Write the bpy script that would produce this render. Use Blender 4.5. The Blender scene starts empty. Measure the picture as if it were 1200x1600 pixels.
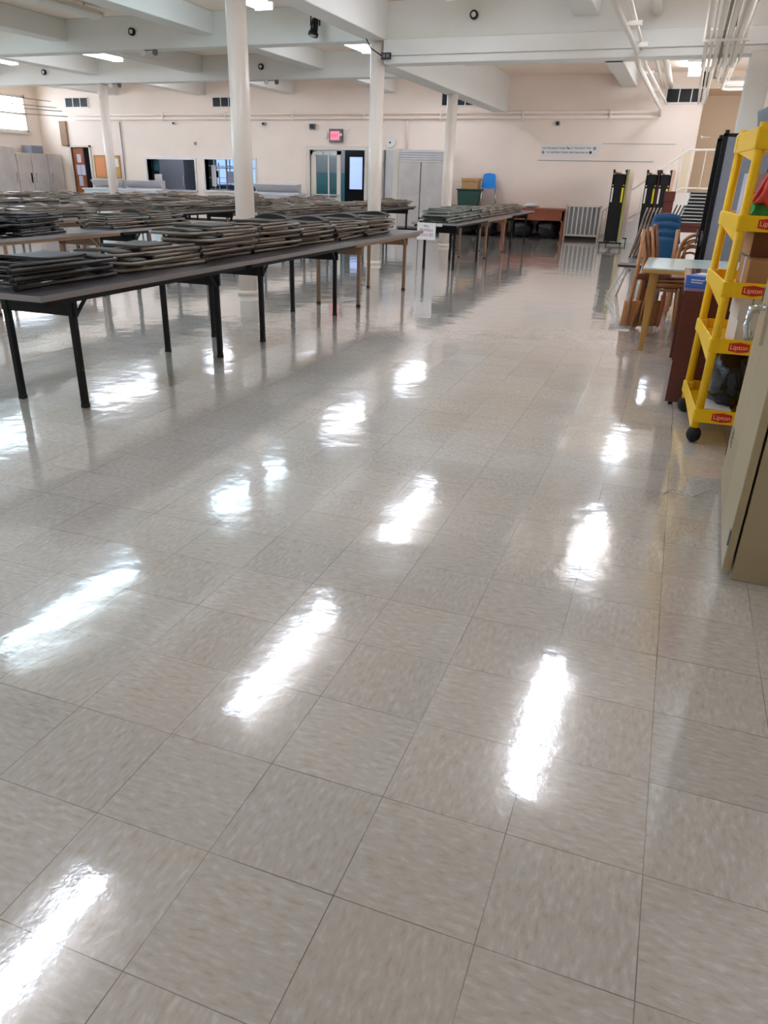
import bpy, math, random
from mathutils import Vector, Matrix
random.seed(7)
PI = math.pi
col = bpy.context.scene.collection
sc = bpy.context.scene

# ------------------------------------------------------------------ camera
cam = bpy.data.objects.new('camera', bpy.data.cameras.new('camera')); col.objects.link(cam)
PITCH, YAW, ROLL, FPX, HCAM = .449, -.358, .023, 1178., 1.37
cd = cam.data; cd.sensor_fit = 'VERTICAL'; cd.sensor_height = 36; cd.sensor_width = 27
cd.lens = FPX / 1600 * 36; cd.shift_x = 28 / 1600; cd.shift_y = 45 / 1600; cd.clip_start = .05; cd.clip_end = 100
fw = Vector((math.sin(YAW) * math.cos(PITCH), math.cos(YAW) * math.cos(PITCH), -math.sin(PITCH)))
rt = Vector((math.cos(YAW), -math.sin(YAW), 0)); up = rt.cross(fw)
r2 = rt * math.cos(ROLL) + up * math.sin(ROLL); u2 = -rt * math.sin(ROLL) + up * math.cos(ROLL)
cam.matrix_world = Matrix(((r2.x, u2.x, -fw.x, 0), (r2.y, u2.y, -fw.y, 0), (r2.z, u2.z, -fw.z, HCAM), (0, 0, 0, 1)))
sc.camera = cam
# ------------------------------------------------------------------ light and exposure
w = bpy.data.worlds.new('world'); sc.world = w; w.use_nodes = True
w.node_tree.nodes['Background'].inputs[0].default_value = (.75, .87, 1, 1)
w.node_tree.nodes['Background'].inputs[1].default_value = 1.0
TUBE = 8.4          # fluorescent diffuser radiance
DAY = 7.5            # daylight in the left hand windows
FILL_NEAR = 0.4       # glow of the unseen windows added behind the camera
vs = sc.view_settings
vs.view_transform = 'Standard'; vs.look = 'None'; vs.gamma = 1; vs.use_curve_mapping = False; vs.exposure = 0.74
sc.cycles.max_bounces = 10; sc.cycles.diffuse_bounces = 6; sc.cycles.glossy_bounces = 4
sc.cycles.sample_clamp_indirect = 6

# ------------------------------------------------------------------ materials
def lin(c):
    return tuple(((v / 255) / 12.92 if v / 255 <= .04045 else ((v / 255 + .055) / 1.055) ** 2.4) for v in c) + (1,)
M = {}
def mat(name, rgb, rough=.5, metal=0., emit=None, es=0., noise=0., nscale=20., bump=0., coat=0., spec=None, stretch=None):
    m = bpy.data.materials.new(name); m.use_nodes = True; nt = m.node_tree; b = nt.nodes['Principled BSDF']
    c = lin(rgb); b.inputs['Base Color'].default_value = c; b.inputs['Roughness'].default_value = rough
    b.inputs['Metallic'].default_value = metal
    if coat: b.inputs['Coat Weight'].default_value = coat; b.inputs['Coat Roughness'].default_value = .06
    if spec is not None: b.inputs['Specular IOR Level'].default_value = spec
    if emit: b.inputs['Emission Color'].default_value = lin(emit); b.inputs['Emission Strength'].default_value = es
    if noise or bump:
        tc = nt.nodes.new('ShaderNodeTexCoord'); n = nt.nodes.new('ShaderNodeTexNoise')
        n.inputs['Scale'].default_value = nscale; n.inputs['Detail'].default_value = 4
        mp = nt.nodes.new('ShaderNodeMapping'); nt.links.new(tc.outputs['Object'], mp.inputs[0]); nt.links.new(mp.outputs[0], n.inputs['Vector'])
        if stretch: mp.inputs['Scale'].default_value = stretch
        if noise:
            r = nt.nodes.new('ShaderNodeValToRGB'); nt.links.new(n.outputs['Fac'], r.inputs[0])
            r.color_ramp.elements[0].position = .3; r.color_ramp.elements[1].position = .7
            r.color_ramp.elements[0].color = tuple(v * (1 - noise) for v in c[:3]) + (1,)
            r.color_ramp.elements[1].color = tuple(min(1, v * (1 + noise)) for v in c[:3]) + (1,)
            nt.links.new(r.outputs[0], b.inputs['Base Color'])
        if bump:
            bp = nt.nodes.new('ShaderNodeBump'); bp.inputs['Strength'].default_value = bump; bp.inputs['Distance'].default_value = .01
            nt.links.new(n.outputs['Fac'], bp.inputs['Height']); nt.links.new(bp.outputs[0], b.inputs['Normal'])
    M[name] = m; return m

mat('wall_paint', (241, 226, 213), .6, noise=.03, nscale=1.2)
mat('ceiling_paint', (224, 223, 217), .6, noise=.03, nscale=1.0)
mat('ceiling_slab', (246, 230, 214), .7, noise=.03, nscale=1.0)
mat('alcove_tan', (222, 200, 174), .65, noise=.03, nscale=1.2)  # browner than the main wall colour
mat('stair_white', (222, 218, 212), .5)
mat('column_paint', (238, 225, 213), .3, noise=.03, nscale=3)
mat('pipe_paint', (232, 226, 216), .35)
mat('pipe_grey', (140, 134, 126), .4)
mat('tube_white', (255, 255, 255), .4, emit=(226, 237, 255), es=TUBE)
mat('tube_cool', (255, 255, 255), .4, emit=(200, 232, 255), es=TUBE)
mat('fixture_white', (225, 222, 215), .4)
mat('day_pane', (240, 245, 255), .3, emit=(220, 236, 255), es=DAY)
mat('fill_recess', (240, 245, 255), .3, emit=(232, 242, 255), es=6.5)
mat('fill_side', (240, 245, 255), .3, emit=(228, 240, 255), es=5.0)
mat('fill_near', (240, 245, 255), .3, emit=(238, 245, 255), es=FILL_NEAR)
mat('kitchen_day', (170, 200, 245), .3, emit=(150, 190, 255), es=.75)
mat('hall_day', (190, 205, 240), .3, emit=(170, 195, 245), es=.5)
mat('black_metal', (15, 14, 14), .5, spec=.3)
mat('black_plastic', (16, 16, 17), .4)
mat('rubber', (18, 18, 18), .7)
mat('table_black', (52, 45, 46), .28, noise=.15, nscale=14)
mat('edge_alu', (150, 146, 146), .4, .6)
mat('tan_wood', (170, 132, 98), .45, noise=.12, nscale=6, stretch=(1, 1, 8))
mat('brown_leg', (152, 118, 92), .45, noise=.1, nscale=9)
mat('chair_dark', (72, 68, 66), .32, .35)
mat('chair_taupe', (136, 124, 112), .34, .35)
mat('chair_grey', (134, 138, 130), .34, .35)
mat('seat_dark', (38, 36, 35), .55)
mat('seat_taupe', (66, 60, 54), .55)
mat('seat_grey', (108, 112, 106), .42)
mat('frame_silver', (196, 194, 190), .35, .4)
mat('cabinet_tan', (172, 157, 124), .42, noise=.04, nscale=3)
mat('chrome', (215, 217, 220), .15, 1.)
mat('steel', (198, 192, 188), .34, .35, noise=.1, nscale=2.5)
mat('steel_light', (206, 206, 208), .3, .3, noise=.06, nscale=2.5)
mat('steel_dark', (110, 110, 112), .4, .7)
mat('cart_yellow', (255, 205, 8), .38)
mat('cart_pale', (250, 214, 92), .4)
mat('logo_red', (214, 40, 26), .5)
mat('logo_text', (255, 222, 150), .5)
mat('mahogany', (98, 46, 34), .4, noise=.12, nscale=5, stretch=(1, 1, 9))
mat('mahogany_top', (150, 96, 84), .16, noise=.06, nscale=5, coat=.6)  # paler than the other mahogany, reflected sheen put into the colour
mat('rust_wood', (150, 82, 58), .4, noise=.1, nscale=4, stretch=(6, 1, 1))
mat('mint_laminate', (196, 214, 208), .22)
mat('oak', (190, 146, 78), .4, noise=.13, nscale=7, stretch=(1, 1, .12))
mat('bent_wood', (176, 118, 66), .28, noise=.16, nscale=8, stretch=(1, 1, .2), coat=.4)
mat('bent_wood_dark', (112, 70, 44), .35, noise=.16, nscale=8, stretch=(1, 1, .2))
mat('blue_plastic', (24, 84, 128), .4)
mat('blue_bright', (30, 140, 225), .4)
mat('board_grey', (136, 141, 154), .8, noise=.04, nscale=30)
mat('cardboard', (178, 136, 92), .8, noise=.06, nscale=9)
mat('cardboard_dark', (120, 84, 58), .8, noise=.06, nscale=9)
mat('white_card', (228, 226, 222), .6)
mat('paper_white', (232, 230, 228), .6)
mat('lavender', (196, 200, 222), .5)
mat('red_bag', (226, 66, 50), .45, noise=.12, nscale=9, bump=.5)
mat('green_bag', (52, 150, 62), .5, noise=.4, nscale=22)
mat('garbage_black', (20, 20, 22), .22, bump=.9, nscale=14)
mat('green_tub', (32, 66, 58), .45)
mat('grey_bin', (128, 140, 152), .5)
mat('box_blue', (54, 112, 206), .5)
mat('pink', (232, 84, 110), .4)
mat('yellow_tag', (222, 216, 40), .5)
mat('white_tag', (214, 212, 208), .5)
mat('olive_edge', (158, 152, 84), .5)
mat('truck_tan', (206, 172, 152), .22)
mat('door_paint', (220, 212, 200), .45)
mat('wood_door', (158, 88, 52), .45, noise=.12, nscale=4, stretch=(8, 8, .6))
mat('beige_door', (230, 214, 188), .5)
mat('teal_paint', (64, 132, 142), .5)
mat('hall_grey', (150, 152, 156), .7)
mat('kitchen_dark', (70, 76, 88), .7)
mat('kitchen_grey', (130, 134, 146), .6)
mat('exit_red', (250, 60, 80), .4, emit=(255, 125, 150), es=.75)
mat('exit_letter', (200, 24, 44), .4)
mat('cork', (206, 160, 92), .9, noise=.15, nscale=40)
mat('orange_paper', (226, 150, 104), .7)
mat('teal_poster', (40, 92, 104), .5)
mat('ink', (60, 56, 58), .7)
mat('ink_pink', (186, 92, 130), .7)
mat('baseboard', (52, 44, 42), .5)
mat('kitchen_white', (206, 224, 232), .4)
mat('white_cloth', (228, 226, 224), .7, bump=.4, nscale=12)
mat('brown_board', (150, 116, 88), .6, noise=.1, nscale=5)

def glass(name, tint, rough=.03):
    m = bpy.data.materials.new(name); m.use_nodes = True; nt = m.node_tree; out = nt.nodes['Material Output']
    tr = nt.nodes.new('ShaderNodeBsdfTransparent'); tr.inputs[0].default_value = lin(tint)
    gl = nt.nodes.new('ShaderNodeBsdfGlossy'); gl.inputs['Roughness'].default_value = rough
    fr = nt.nodes.new('ShaderNodeFresnel'); fr.inputs[0].default_value = 1.45
    mx = nt.nodes.new('ShaderNodeMixShader'); nt.links.new(fr.outputs[0], mx.inputs[0]); nt.links.new(tr.outputs[0], mx.inputs[1]); nt.links.new(gl.outputs[0], mx.inputs[2])
    nt.links.new(mx.outputs[0], out.inputs[0]); M[name] = m
glass('pane_glass', (235, 242, 242))

def floor_material():
    m = bpy.data.materials.new('vinyl_tile'); m.use_nodes = True; nt = m.node_tree; N = nt.nodes; L = nt.links
    b = N['Principled BSDF']; tc = N.new('ShaderNodeTexCoord')
    def math_(op, a, bb=None, v=None):
        n = N.new('ShaderNodeMath'); n.operation = op
        if isinstance(a, (int, float)): n.inputs[0].default_value = a
        else: L.new(a, n.inputs[0])
        if bb is not None:
            if isinstance(bb, (int, float)): n.inputs[1].default_value = bb
            else: L.new(bb, n.inputs[1])
        return n.outputs[0]
    sx = N.new('ShaderNodeSeparateXYZ'); L.new(tc.outputs['Object'], sx.inputs[0])
    T = .3048
    u = math_('DIVIDE', math_('SUBTRACT', sx.outputs[0], .172), T); v = math_('DIVIDE', math_('SUBTRACT', sx.outputs[1], 1.327), T)
    fu = math_('FLOOR', u); fv = math_('FLOOR', v)
    par = math_('MODULO', math_('ABSOLUTE', math_('ADD', fu, fv)), 2.0)
    cu = math_('SUBTRACT', u, fu); cv = math_('SUBTRACT', v, fv)
    du = math_('MINIMUM', cu, math_('SUBTRACT', 1.0, cu)); dv = math_('MINIMUM', cv, math_('SUBTRACT', 1.0, cv))
    d = math_('MINIMUM', du, dv)
    seam = math_('LESS_THAN', d, .0038)
    # streaky chips whose grain turns a quarter on every other tile
    def streak(scale, sy):
        outs = []
        for s in ((1, sy, 1), (sy, 1, 1)):
            mp = N.new('ShaderNodeMapping'); mp.inputs['Scale'].default_value = s; L.new(tc.outputs['Object'], mp.inputs[0])
            n = N.new('ShaderNodeTexNoise'); n.inputs['Scale'].default_value = scale; n.inputs['Detail'].default_value = 3; n.inputs['Roughness'].default_value = .55
            L.new(mp.outputs[0], n.inputs['Vector']); outs.append(n.outputs['Fac'])
        mx = N.new('ShaderNodeMix'); mx.data_type = 'FLOAT'; L.new(par, mx.inputs[0]); L.new(outs[0], mx.inputs[2]); L.new(outs[1], mx.inputs[3])
        return mx.outputs[0]
    s1 = streak(74, .36)
    rp = N.new('ShaderNodeValToRGB'); L.new(s1, rp.inputs[0]); e = rp.color_ramp.elements
    e[0].position = .30; e[0].color = lin((196, 185, 169)); e[1].position = .42; e[1].color = lin((205, 200, 192))
    for p, c in ((.57, (210, 207, 201)), (.68, (221, 219, 215))):
        q = e.new(p); q.color = lin(c)
    # each tile a touch different, a few warmer
    wn = N.new('ShaderNodeTexWhiteNoise'); wn.noise_dimensions = '2D'
    cx = N.new('ShaderNodeCombineXYZ'); L.new(fu, cx.inputs[0]); L.new(fv, cx.inputs[1]); L.new(cx.outputs[0], wn.inputs['Vector'])
    hs = N.new('ShaderNodeHueSaturation'); L.new(rp.outputs[0], hs.inputs['Color'])
    val = math_('ADD', math_('MULTIPLY', wn.outputs['Value'], .10), .95); L.new(val, hs.inputs['Value'])
    wear = N.new('ShaderNodeTexNoise'); wear.inputs['Scale'].default_value = .9; wear.inputs['Detail'].default_value = 5; L.new(tc.outputs['Object'], wear.inputs['Vector'])
    wr = N.new('ShaderNodeValToRGB'); L.new(wear.outputs['Fac'], wr.inputs[0])
    wr.color_ramp.elements[0].position = .35; wr.color_ramp.elements[0].color = (.95, .925, .895, 1)
    wr.color_ramp.elements[1].position = .6; wr.color_ramp.elements[1].color = (1, 1, 1, 1)
    mw = N.new('ShaderNodeMix'); mw.data_type = 'RGBA'; mw.blend_type = 'MULTIPLY'; mw.inputs[0].default_value = 1
    L.new(hs.outputs[0], mw.inputs[6]); L.new(wr.outputs[0], mw.inputs[7])
    # dirt in the seams, broken up
    sn = N.new('ShaderNodeTexNoise'); sn.inputs['Scale'].default_value = 2.6; L.new(tc.outputs['Object'], sn.inputs['Vector'])
    sr = N.new('ShaderNodeValToRGB'); L.new(sn.outputs['Fac'], sr.inputs[0]); sr.color_ramp.elements[0].position = .32; sr.color_ramp.elements[1].position = .62
    sf = math_('MULTIPLY', seam, math_('ADD', math_('MULTIPLY', sr.outputs[0], .6), .18))
    mx = N.new('ShaderNodeMix'); mx.data_type = 'RGBA'; L.new(sf, mx.inputs[0]); L.new(mw.outputs[2], mx.inputs[6]); mx.inputs[7].default_value = lin((86, 72, 56))
    L.new(mx.outputs[2], b.inputs['Base Color'])
    # polish: tile tilt, slow waves and fine ripple
    h1 = N.new('ShaderNodeTexNoise'); h1.inputs['Scale'].default_value = 3.2; h1.inputs['Detail'].default_value = 2; L.new(tc.outputs['Object'], h1.inputs['Vector'])
    h2 = N.new('ShaderNodeTexNoise'); h2.inputs['Scale'].default_value = 26; h2.inputs['Detail'].default_value = 3; L.new(tc.outputs['Object'], h2.inputs['Vector'])
    h3 = N.new('ShaderNodeTexNoise'); h3.inputs['Scale'].default_value = 150; h3.inputs['Detail'].default_value = 2; L.new(tc.outputs['Object'], h3.inputs['Vector'])
    h = math_('ADD', math_('ADD', math_('MULTIPLY', h1.outputs['Fac'], 2.6), math_('MULTIPLY', h2.outputs['Fac'], .26)), math_('MULTIPLY', h3.outputs['Fac'], .035))
    wn2 = N.new('ShaderNodeTexWhiteNoise'); wn2.noise_dimensions = '2D'; L.new(cx.outputs[0], wn2.inputs['Vector'])
    tl = N.new('ShaderNodeSeparateColor'); L.new(wn2.outputs['Color'], tl.inputs[0])
    tilt = math_('ADD', math_('MULTIPLY', math_('SUBTRACT', tl.outputs[0], .5), cu), math_('MULTIPLY', math_('SUBTRACT', tl.outputs[1], .5), cv))
    h = math_('ADD', h, math_('MULTIPLY', tilt, .9))
    h = math_('SUBTRACT', h, math_('MULTIPLY', seam, .05))
    bp = N.new('ShaderNodeBump'); bp.inputs['Strength'].default_value = 1; bp.inputs['Distance'].default_value = .0011
    L.new(h, bp.inputs['Height']); L.new(bp.outputs[0], b.inputs['Normal'])
    b.inputs['Roughness'].default_value = .12; b.inputs['IOR'].default_value = 1.5; b.inputs['Coat Weight'].default_value = 1; b.inputs['Coat Roughness'].default_value = .05; b.inputs['Coat IOR'].default_value = 1.65; L.new(bp.outputs[0], b.inputs['Coat Normal'])
    M['vinyl_tile'] = m
floor_material()

# ------------------------------------------------------------------ mesh builder
class MB:
    def __init__(s): s.v = []; s.f = []; s.s = []
    def add(s, vs, fs, smooth=False):
        o = len(s.v); s.v += [tuple(p) for p in vs]
        for f in fs: s.f.append(tuple(o + i for i in f)); s.s.append(smooth)
        return s
    def box(s, x0, x1, y0, y1, z0, z1, mtx=None):
        vs = [Vector((x, y, z)) for x in (x0, x1) for y in (y0, y1) for z in (z0, z1)]
        if mtx is not None: vs = [mtx @ p for p in vs]
        return s.add(vs, [(0, 1, 3, 2), (4, 6, 7, 5), (0, 4, 5, 1), (2, 3, 7, 6), (0, 2, 6, 4), (1, 5, 7, 3)])
    def bar(s, p0, p1, wx, wy, ref=(0, 0, 1)):          # rectangular bar between two points
        p0, p1 = Vector(p0), Vector(p1); d = p1 - p0; z = d.normalized(); r = Vector(ref)
        if abs(z.dot(r)) > .95: r = Vector((0, 1, 0))
        x = r.cross(z).normalized(); y = z.cross(x)
        m = Matrix((x, y, z)).transposed().to_4x4(); m.translation = p0
        return s.box(-wx / 2, wx / 2, -wy / 2, wy / 2, 0, d.length, m)
    def tube(s, pts, r, seg=8, closed=False, r1=None):
        pts = [Vector(p) for p in pts]; n = len(pts); rings = []
        t0 = (pts[1] - pts[0]).normalized(); a = Vector((0, 0, 1)) if abs(t0.z) < .9 else Vector((1, 0, 0))
        nrm = (a - t0 * a.dot(t0)).normalized()
        for i in range(n):
            if closed: t = (pts[(i + 1) % n] - pts[i - 1]).normalized()
            elif i == 0: t = t0
            elif i == n - 1: t = (pts[-1] - pts[-2]).normalized()
            else: t = ((pts[i + 1] - pts[i]).normalized() + (pts[i] - pts[i - 1]).normalized()).normalized()
            nrm = (nrm - t * nrm.dot(t)).normalized(); bn = t.cross(nrm)
            rr = r if r1 is None else r + (r1 - r) * i / (n - 1)
            rings.append([pts[i] + (nrm * math.cos(2 * PI * k / seg) + bn * math.sin(2 * PI * k / seg)) * rr for k in range(seg)])
        o = len(s.v); s.v += [tuple(p) for rg in rings for p in rg]
        for i in range(n if closed else n - 1):
            j = (i + 1) % n
            for k in range(seg):
                k2 = (k + 1) % seg
                s.f.append((o + i * seg + k, o + i * seg + k2, o + j * seg + k2, o + j * seg + k)); s.s.append(True)
        if not closed:
            s.f.append(tuple(o + k for k in reversed(range(seg)))); s.s.append(False)
            s.f.append(tuple(o + (n - 1) * seg + k for k in range(seg))); s.s.append(False)
        return s
    def cyl(s, p0, p1, r, seg=16, r1=None): return s.tube([p0, p1], r, seg, r1=r1)
    def prism(s, poly, axis, t0, t1):                    # polygon in the plane across `axis`, extruded t0..t1
        def P(a, b, t): return (t, a, b) if axis == 'x' else ((a, t, b) if axis == 'y' else (a, b, t))
        n = len(poly); vs = [P(a, b, t0) for a, b in poly] + [P(a, b, t1) for a, b in poly]
        fs = [tuple(range(n)), tuple(reversed(range(n, 2 * n)))] + [(i, n + i, n + (i + 1) % n, (i + 1) % n) for i in range(n)]
        return s.add(vs, fs)
    def sheet(s, fn, nu, nv, th):                        # fn(u,v)->point; a curved panel with thickness
        g = [[Vector(fn(i / nu, j / nv)) for j in range(nv + 1)] for i in range(nu + 1)]
        nm = [[None] * (nv + 1) for _ in range(nu + 1)]
        for i in range(nu + 1):
            for j in range(nv + 1):
                a = g[min(i + 1, nu)][j] - g[max(i - 1, 0)][j]; b = g[i][min(j + 1, nv)] - g[i][max(j - 1, 0)]
                nm[i][j] = a.cross(b).normalized() * th / 2
        W = nv + 1; top = [g[i][j] + nm[i][j] for i in range(nu + 1) for j in range(W)]; bot = [g[i][j] - nm[i][j] for i in range(nu + 1) for j in range(W)]
        K = len(top); fs = []
        for i in range(nu):
            for j in range(nv):
                a, b, c, d = i * W + j, (i + 1) * W + j, (i + 1) * W + j + 1, i * W + j + 1
                fs += [(a, b, c, d), (K + d, K + c, K + b, K + a)]
        s.add(top + bot, fs, True); o = len(s.v) - 2 * K
        edge = [i * W for i in range(nu + 1)] + [nu * W + j for j in range(1, W)] + [i * W + nv for i in range(nu - 1, -1, -1)] + [j for j in range(nv - 1, 0, -1)]
        for i in range(len(edge)):
            a, b = edge[i], edge[(i + 1) % len(edge)]
            s.f.append((o + a, o + K + a, o + K + b, o + b)); s.s.append(False)
        return s
    def ball(s, c, rx, ry=None, rz=None, nu=12, nv=8, wob=0., seed=0):
        ry = ry or rx; rz = rz or rx; rnd = random.Random(seed); vs = [Vector((c[0], c[1], c[2] - rz))]
        for j in range(1, nv):
            for i in range(nu):
                th = PI * j / nv - PI / 2; ph = 2 * PI * i / nu; k = 1 + rnd.uniform(-wob, wob)
                vs.append(Vector((c[0] + rx * k * math.cos(th) * math.cos(ph), c[1] + ry * k * math.cos(th) * math.sin(ph), c[2] + rz * math.sin(th) * (k if wob else 1))))
        vs.append(Vector((c[0], c[1], c[2] + rz))); fs = []
        for i in range(nu):
            i2 = (i + 1) % nu; fs.append((0, 1 + i2, 1 + i))
            for j in range(nv - 2): a = 1 + j * nu; fs.append((a + i, a + i2, a + nu + i2, a + nu + i))
            a = 1 + (nv - 2) * nu; fs.append((a + i, a + i2, len(vs) - 1))
        return s.add(vs, fs, True)
    def build(s, name, m, parent=None, bevel=0., loc=None):
        me = bpy.data.meshes.new(name); me.from_pydata(s.v, [], s.f); me.polygons.foreach_set('use_smooth', s.s); me.update()
        o = bpy.data.objects.new(name, me); col.objects.link(o); me.materials.append(M[m] if isinstance(m, str) else m)
        if parent is not None: o.parent = parent
        if loc: o.location = loc
        if bevel:
            b = o.modifiers.new('bevel', 'BEVEL'); b.width = bevel; b.segments = 2; b.limit_method = 'ANGLE'; b.angle_limit = math.radians(50)
        return o
def box(*a): return MB().box(*a)
def tag(o, label=None, cat=None, group=None, kind=None):
    if label: o['label'] = label
    if cat: o['category'] = cat
    if group: o['group'] = group
    if kind: o['kind'] = kind
    return o
def thing(name, label, cat, loc=(0, 0, 0), rz=0, group=None):
    o = bpy.data.objects.new(name, None); col.objects.link(o); o.location = loc; o.rotation_euler = (0, 0, rz); o.empty_display_size = .1
    return tag(o, label, cat, group)
def copy_tree(o, parent=None):
    c = o.copy(); col.objects.link(c)
    if parent is not None: c.parent = parent
    for ch in list(o.children): copy_tree(ch, c)
    return c
def struct(name, mb, m, bevel=0.): return tag(mb.build(name, m, None, bevel), kind='structure')
def text(body, size, m, name, parent, mtx, ex=.0008, align='CENTER'):
    cu = bpy.data.curves.new('lettering', 'FONT'); cu.body = body; cu.size = size; cu.extrude = ex; cu.align_x = align; cu.align_y = 'CENTER'
    t = bpy.data.objects.new('lettering', cu); col.objects.link(t); bpy.context.view_layer.update()
    me = bpy.data.meshes.new_from_object(t.evaluated_get(bpy.context.evaluated_depsgraph_get())); bpy.data.objects.remove(t)
    me.transform(mtx); me.materials.clear(); me.materials.append(M[m]); o = bpy.data.objects.new(name, me); col.objects.link(o); o.parent = parent
    return o
FACE = Matrix(((1, 0, 0, 0), (0, 0, -1, 0), (0, 1, 0, 0), (0, 0, 0, 1)))      # text lying in XY turned to face -Y
def facing(x, y, z, tilt=0): return Matrix.Translation((x, y, z)) @ FACE @ Matrix.Rotation(tilt, 4, 'Z')
def arc(cx, cy, r, a0, a1, n): return [(cx + r * math.cos(a0 + (a1 - a0) * i / n), cy + r * math.sin(a0 + (a1 - a0) * i / n)) for i in range(n + 1)]
ORD = ['first', 'second', 'third', 'fourth', 'fifth', 'sixth', 'seventh', 'eighth', 'ninth', 'tenth']

# ------------------------------------------------------------------ the room
XL, XR, YB, YN, ZC = -20.15, .78, 22.42, -5.0, 3.8
struct('floor', box(XL, 4.2, YN, 26.6, -.1, 0), 'vinyl_tile')
struct('ceiling', box(XL - .2, 4.2, YN, YB + .3, ZC, ZC + .1), 'ceiling_slab')
def wall_holes(x0, x1, z0, z1, holes, y0, y1):
    mb = MB(); xs = sorted({x0, x1, *[h[0] for h in holes], *[h[1] for h in holes]})
    for a, b in zip(xs, xs[1:]):
        hs = sorted([(h[2], h[3]) for h in holes if h[0] < (a + b) / 2 < h[1]]); z = z0
        for h0, h1 in hs:
            if h0 > z: mb.box(a, b, y0, y1, z, h0)
            z = h1
        if z < z1: mb.box(a, b, y0, y1, z, z1)
    return mb
HATCH = [(-16.08, -14.33, .9, 1.75), (-13.97, -12.22, .92, 1.77)]
DOORS = [(-18.99, -18.27, 0, 2.06), (-10.40, -8.68, 0, 2.06)]
struct('wall_back', wall_holes(XL - .2, .02, 0, ZC, HATCH + DOORS, YB, YB + .2), 'wall_paint')
lw = MB()                                                # left wall with two high windows and three added ones
for y0, y1, z0, z1 in ((YN, YB, 0, 2.45), (YN, YB, 3.48, ZC), (YN, -4.2, 2.45, 3.48), (-.4, 1.4, 2.45, 3.48), (5.2, 7.0, 2.45, 3.48), (10.8, 12.4, 2.45, 3.48), (16.2, 17.9, 2.45, 3.48), (21.9, YB, 2.45, 3.48)):
    lw.box(XL - .2, XL, y0, y1, z0, z1)
struct('wall_left', lw, 'wall_paint')
struct('wall_right', box(XR, XR + .2, YN, 13.6, 0, ZC), 'wall_paint')
NW = [(-17.5, -14.3, 1.1, 2.9), (-12.5, -9.3, 1.1, 2.9), (-7.5, -4.3, 1.1, 2.9), (-2.9, .3, 1.1, 2.9)]
struct('wall_near', wall_holes(XL, 4.2, 0, ZC, NW, YN - .2, YN), 'wall_paint')
struct('wall_recess', box(4.0, 4.2, 13.6, YB, 0, 1.6).box(4.0, 4.2, 13.6, YB, 3.2, ZC).box(4.0, 4.2, 13.6, 14.6, 1.6, 3.2).box(4.0, 4.2, 19.6, YB, 1.6, 3.2).box(XR + .2, 4.0, 13.4, 13.6, 0, ZC), 'wall_paint')
struct('trim_pilaster', box(.5, XR, 12.95, 13.6, 0, 3.0), 'ceiling_paint', .01)
struct('baseboard_back', box(-8.6 + 2.42, 1.0, YB - .015, YB, 0, .1).box(XL, -18.99, YB - .015, YB, 0, .1).box(-18.27, -10.5, YB - .015, YB, 0, .1), 'baseboard')
struct('wall_alcove', box(-.1, .02, YB + .2, 24.4, 0, ZC).box(-.1, 4.2, 24.2, 24.4, 0, ZC).box(4.0, 4.2, YB, 24.4, 0, ZC).box(-.1, 4.2, YB, 24.4, 3.45, ZC), 'alcove_tan')
# concrete beams
bm_ = MB()
for yb in (4.28, 8.78, 13.26, 17.76): bm_.box(XL, -4.75, yb - .16, yb + .16, 3.3, ZC)
for yb in (4.28, 8.78, 17.76): bm_.box(-4.75, XR if yb < 13 else 4.0, yb - .16, yb + .16, 3.5 if yb > 17 else 3.3, ZC)
struct('trim_1', bm_, 'ceiling_paint', .012)
yj = MB()
for xb, wd, zb in ((-1.75, .36, 3.5), (-8.0, .36, 3.47), (-11.05, .36, 3.47), (-13.95, .36, 3.47), (-17.1, .4, 3.5)):
    yj.box(xb - wd / 2, xb + wd / 2, YN, YB, zb, ZC)
struct('trim_2', yj, 'ceiling_paint', .012)
struct('trim_3', box(-5.1, -4.75, YN, 13.1, 3.3, ZC), 'ceiling_paint', .012)
struct('trim_4', box(-5.1, -4.72, 13.42, YB, 2.98, ZC), 'ceiling_paint', .012)
struct('trim_5', box(-4.78, XR, 13.1, 13.42, 3.3, ZC).box(-4.78, XR, 13.04, 13.42, 3.085, 3.3).box(-4.78, XR, 13.07, 13.42, 2.98, 3.085), 'ceiling_paint', .01)
# columns
def column(x, y, h, lab):
    t = thing('column', lab, 'column', (x, y, 0))
    MB().cyl((0, 0, 0), (0, 0, h), .115, 28).build('shaft', 'column_paint', t)
    MB().cyl((0, 0, 0), (0, 0, .06), .135, 28).build('base_ring', 'column_paint', t)
column(-4.95, 8.78, 3.3, 'cream round column nearest the camera, between the aisle row and the second row')
column(-4.93, 13.2, 3.3, 'cream round column with a junction box at its top, in front of the wall door')
column(-4.93, 17.76, 2.98, 'cream round column in front of the double steel refrigerator')
column(-13.85, 17.76, 3.3, 'cream round column far left, in front of the cork board')

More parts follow.
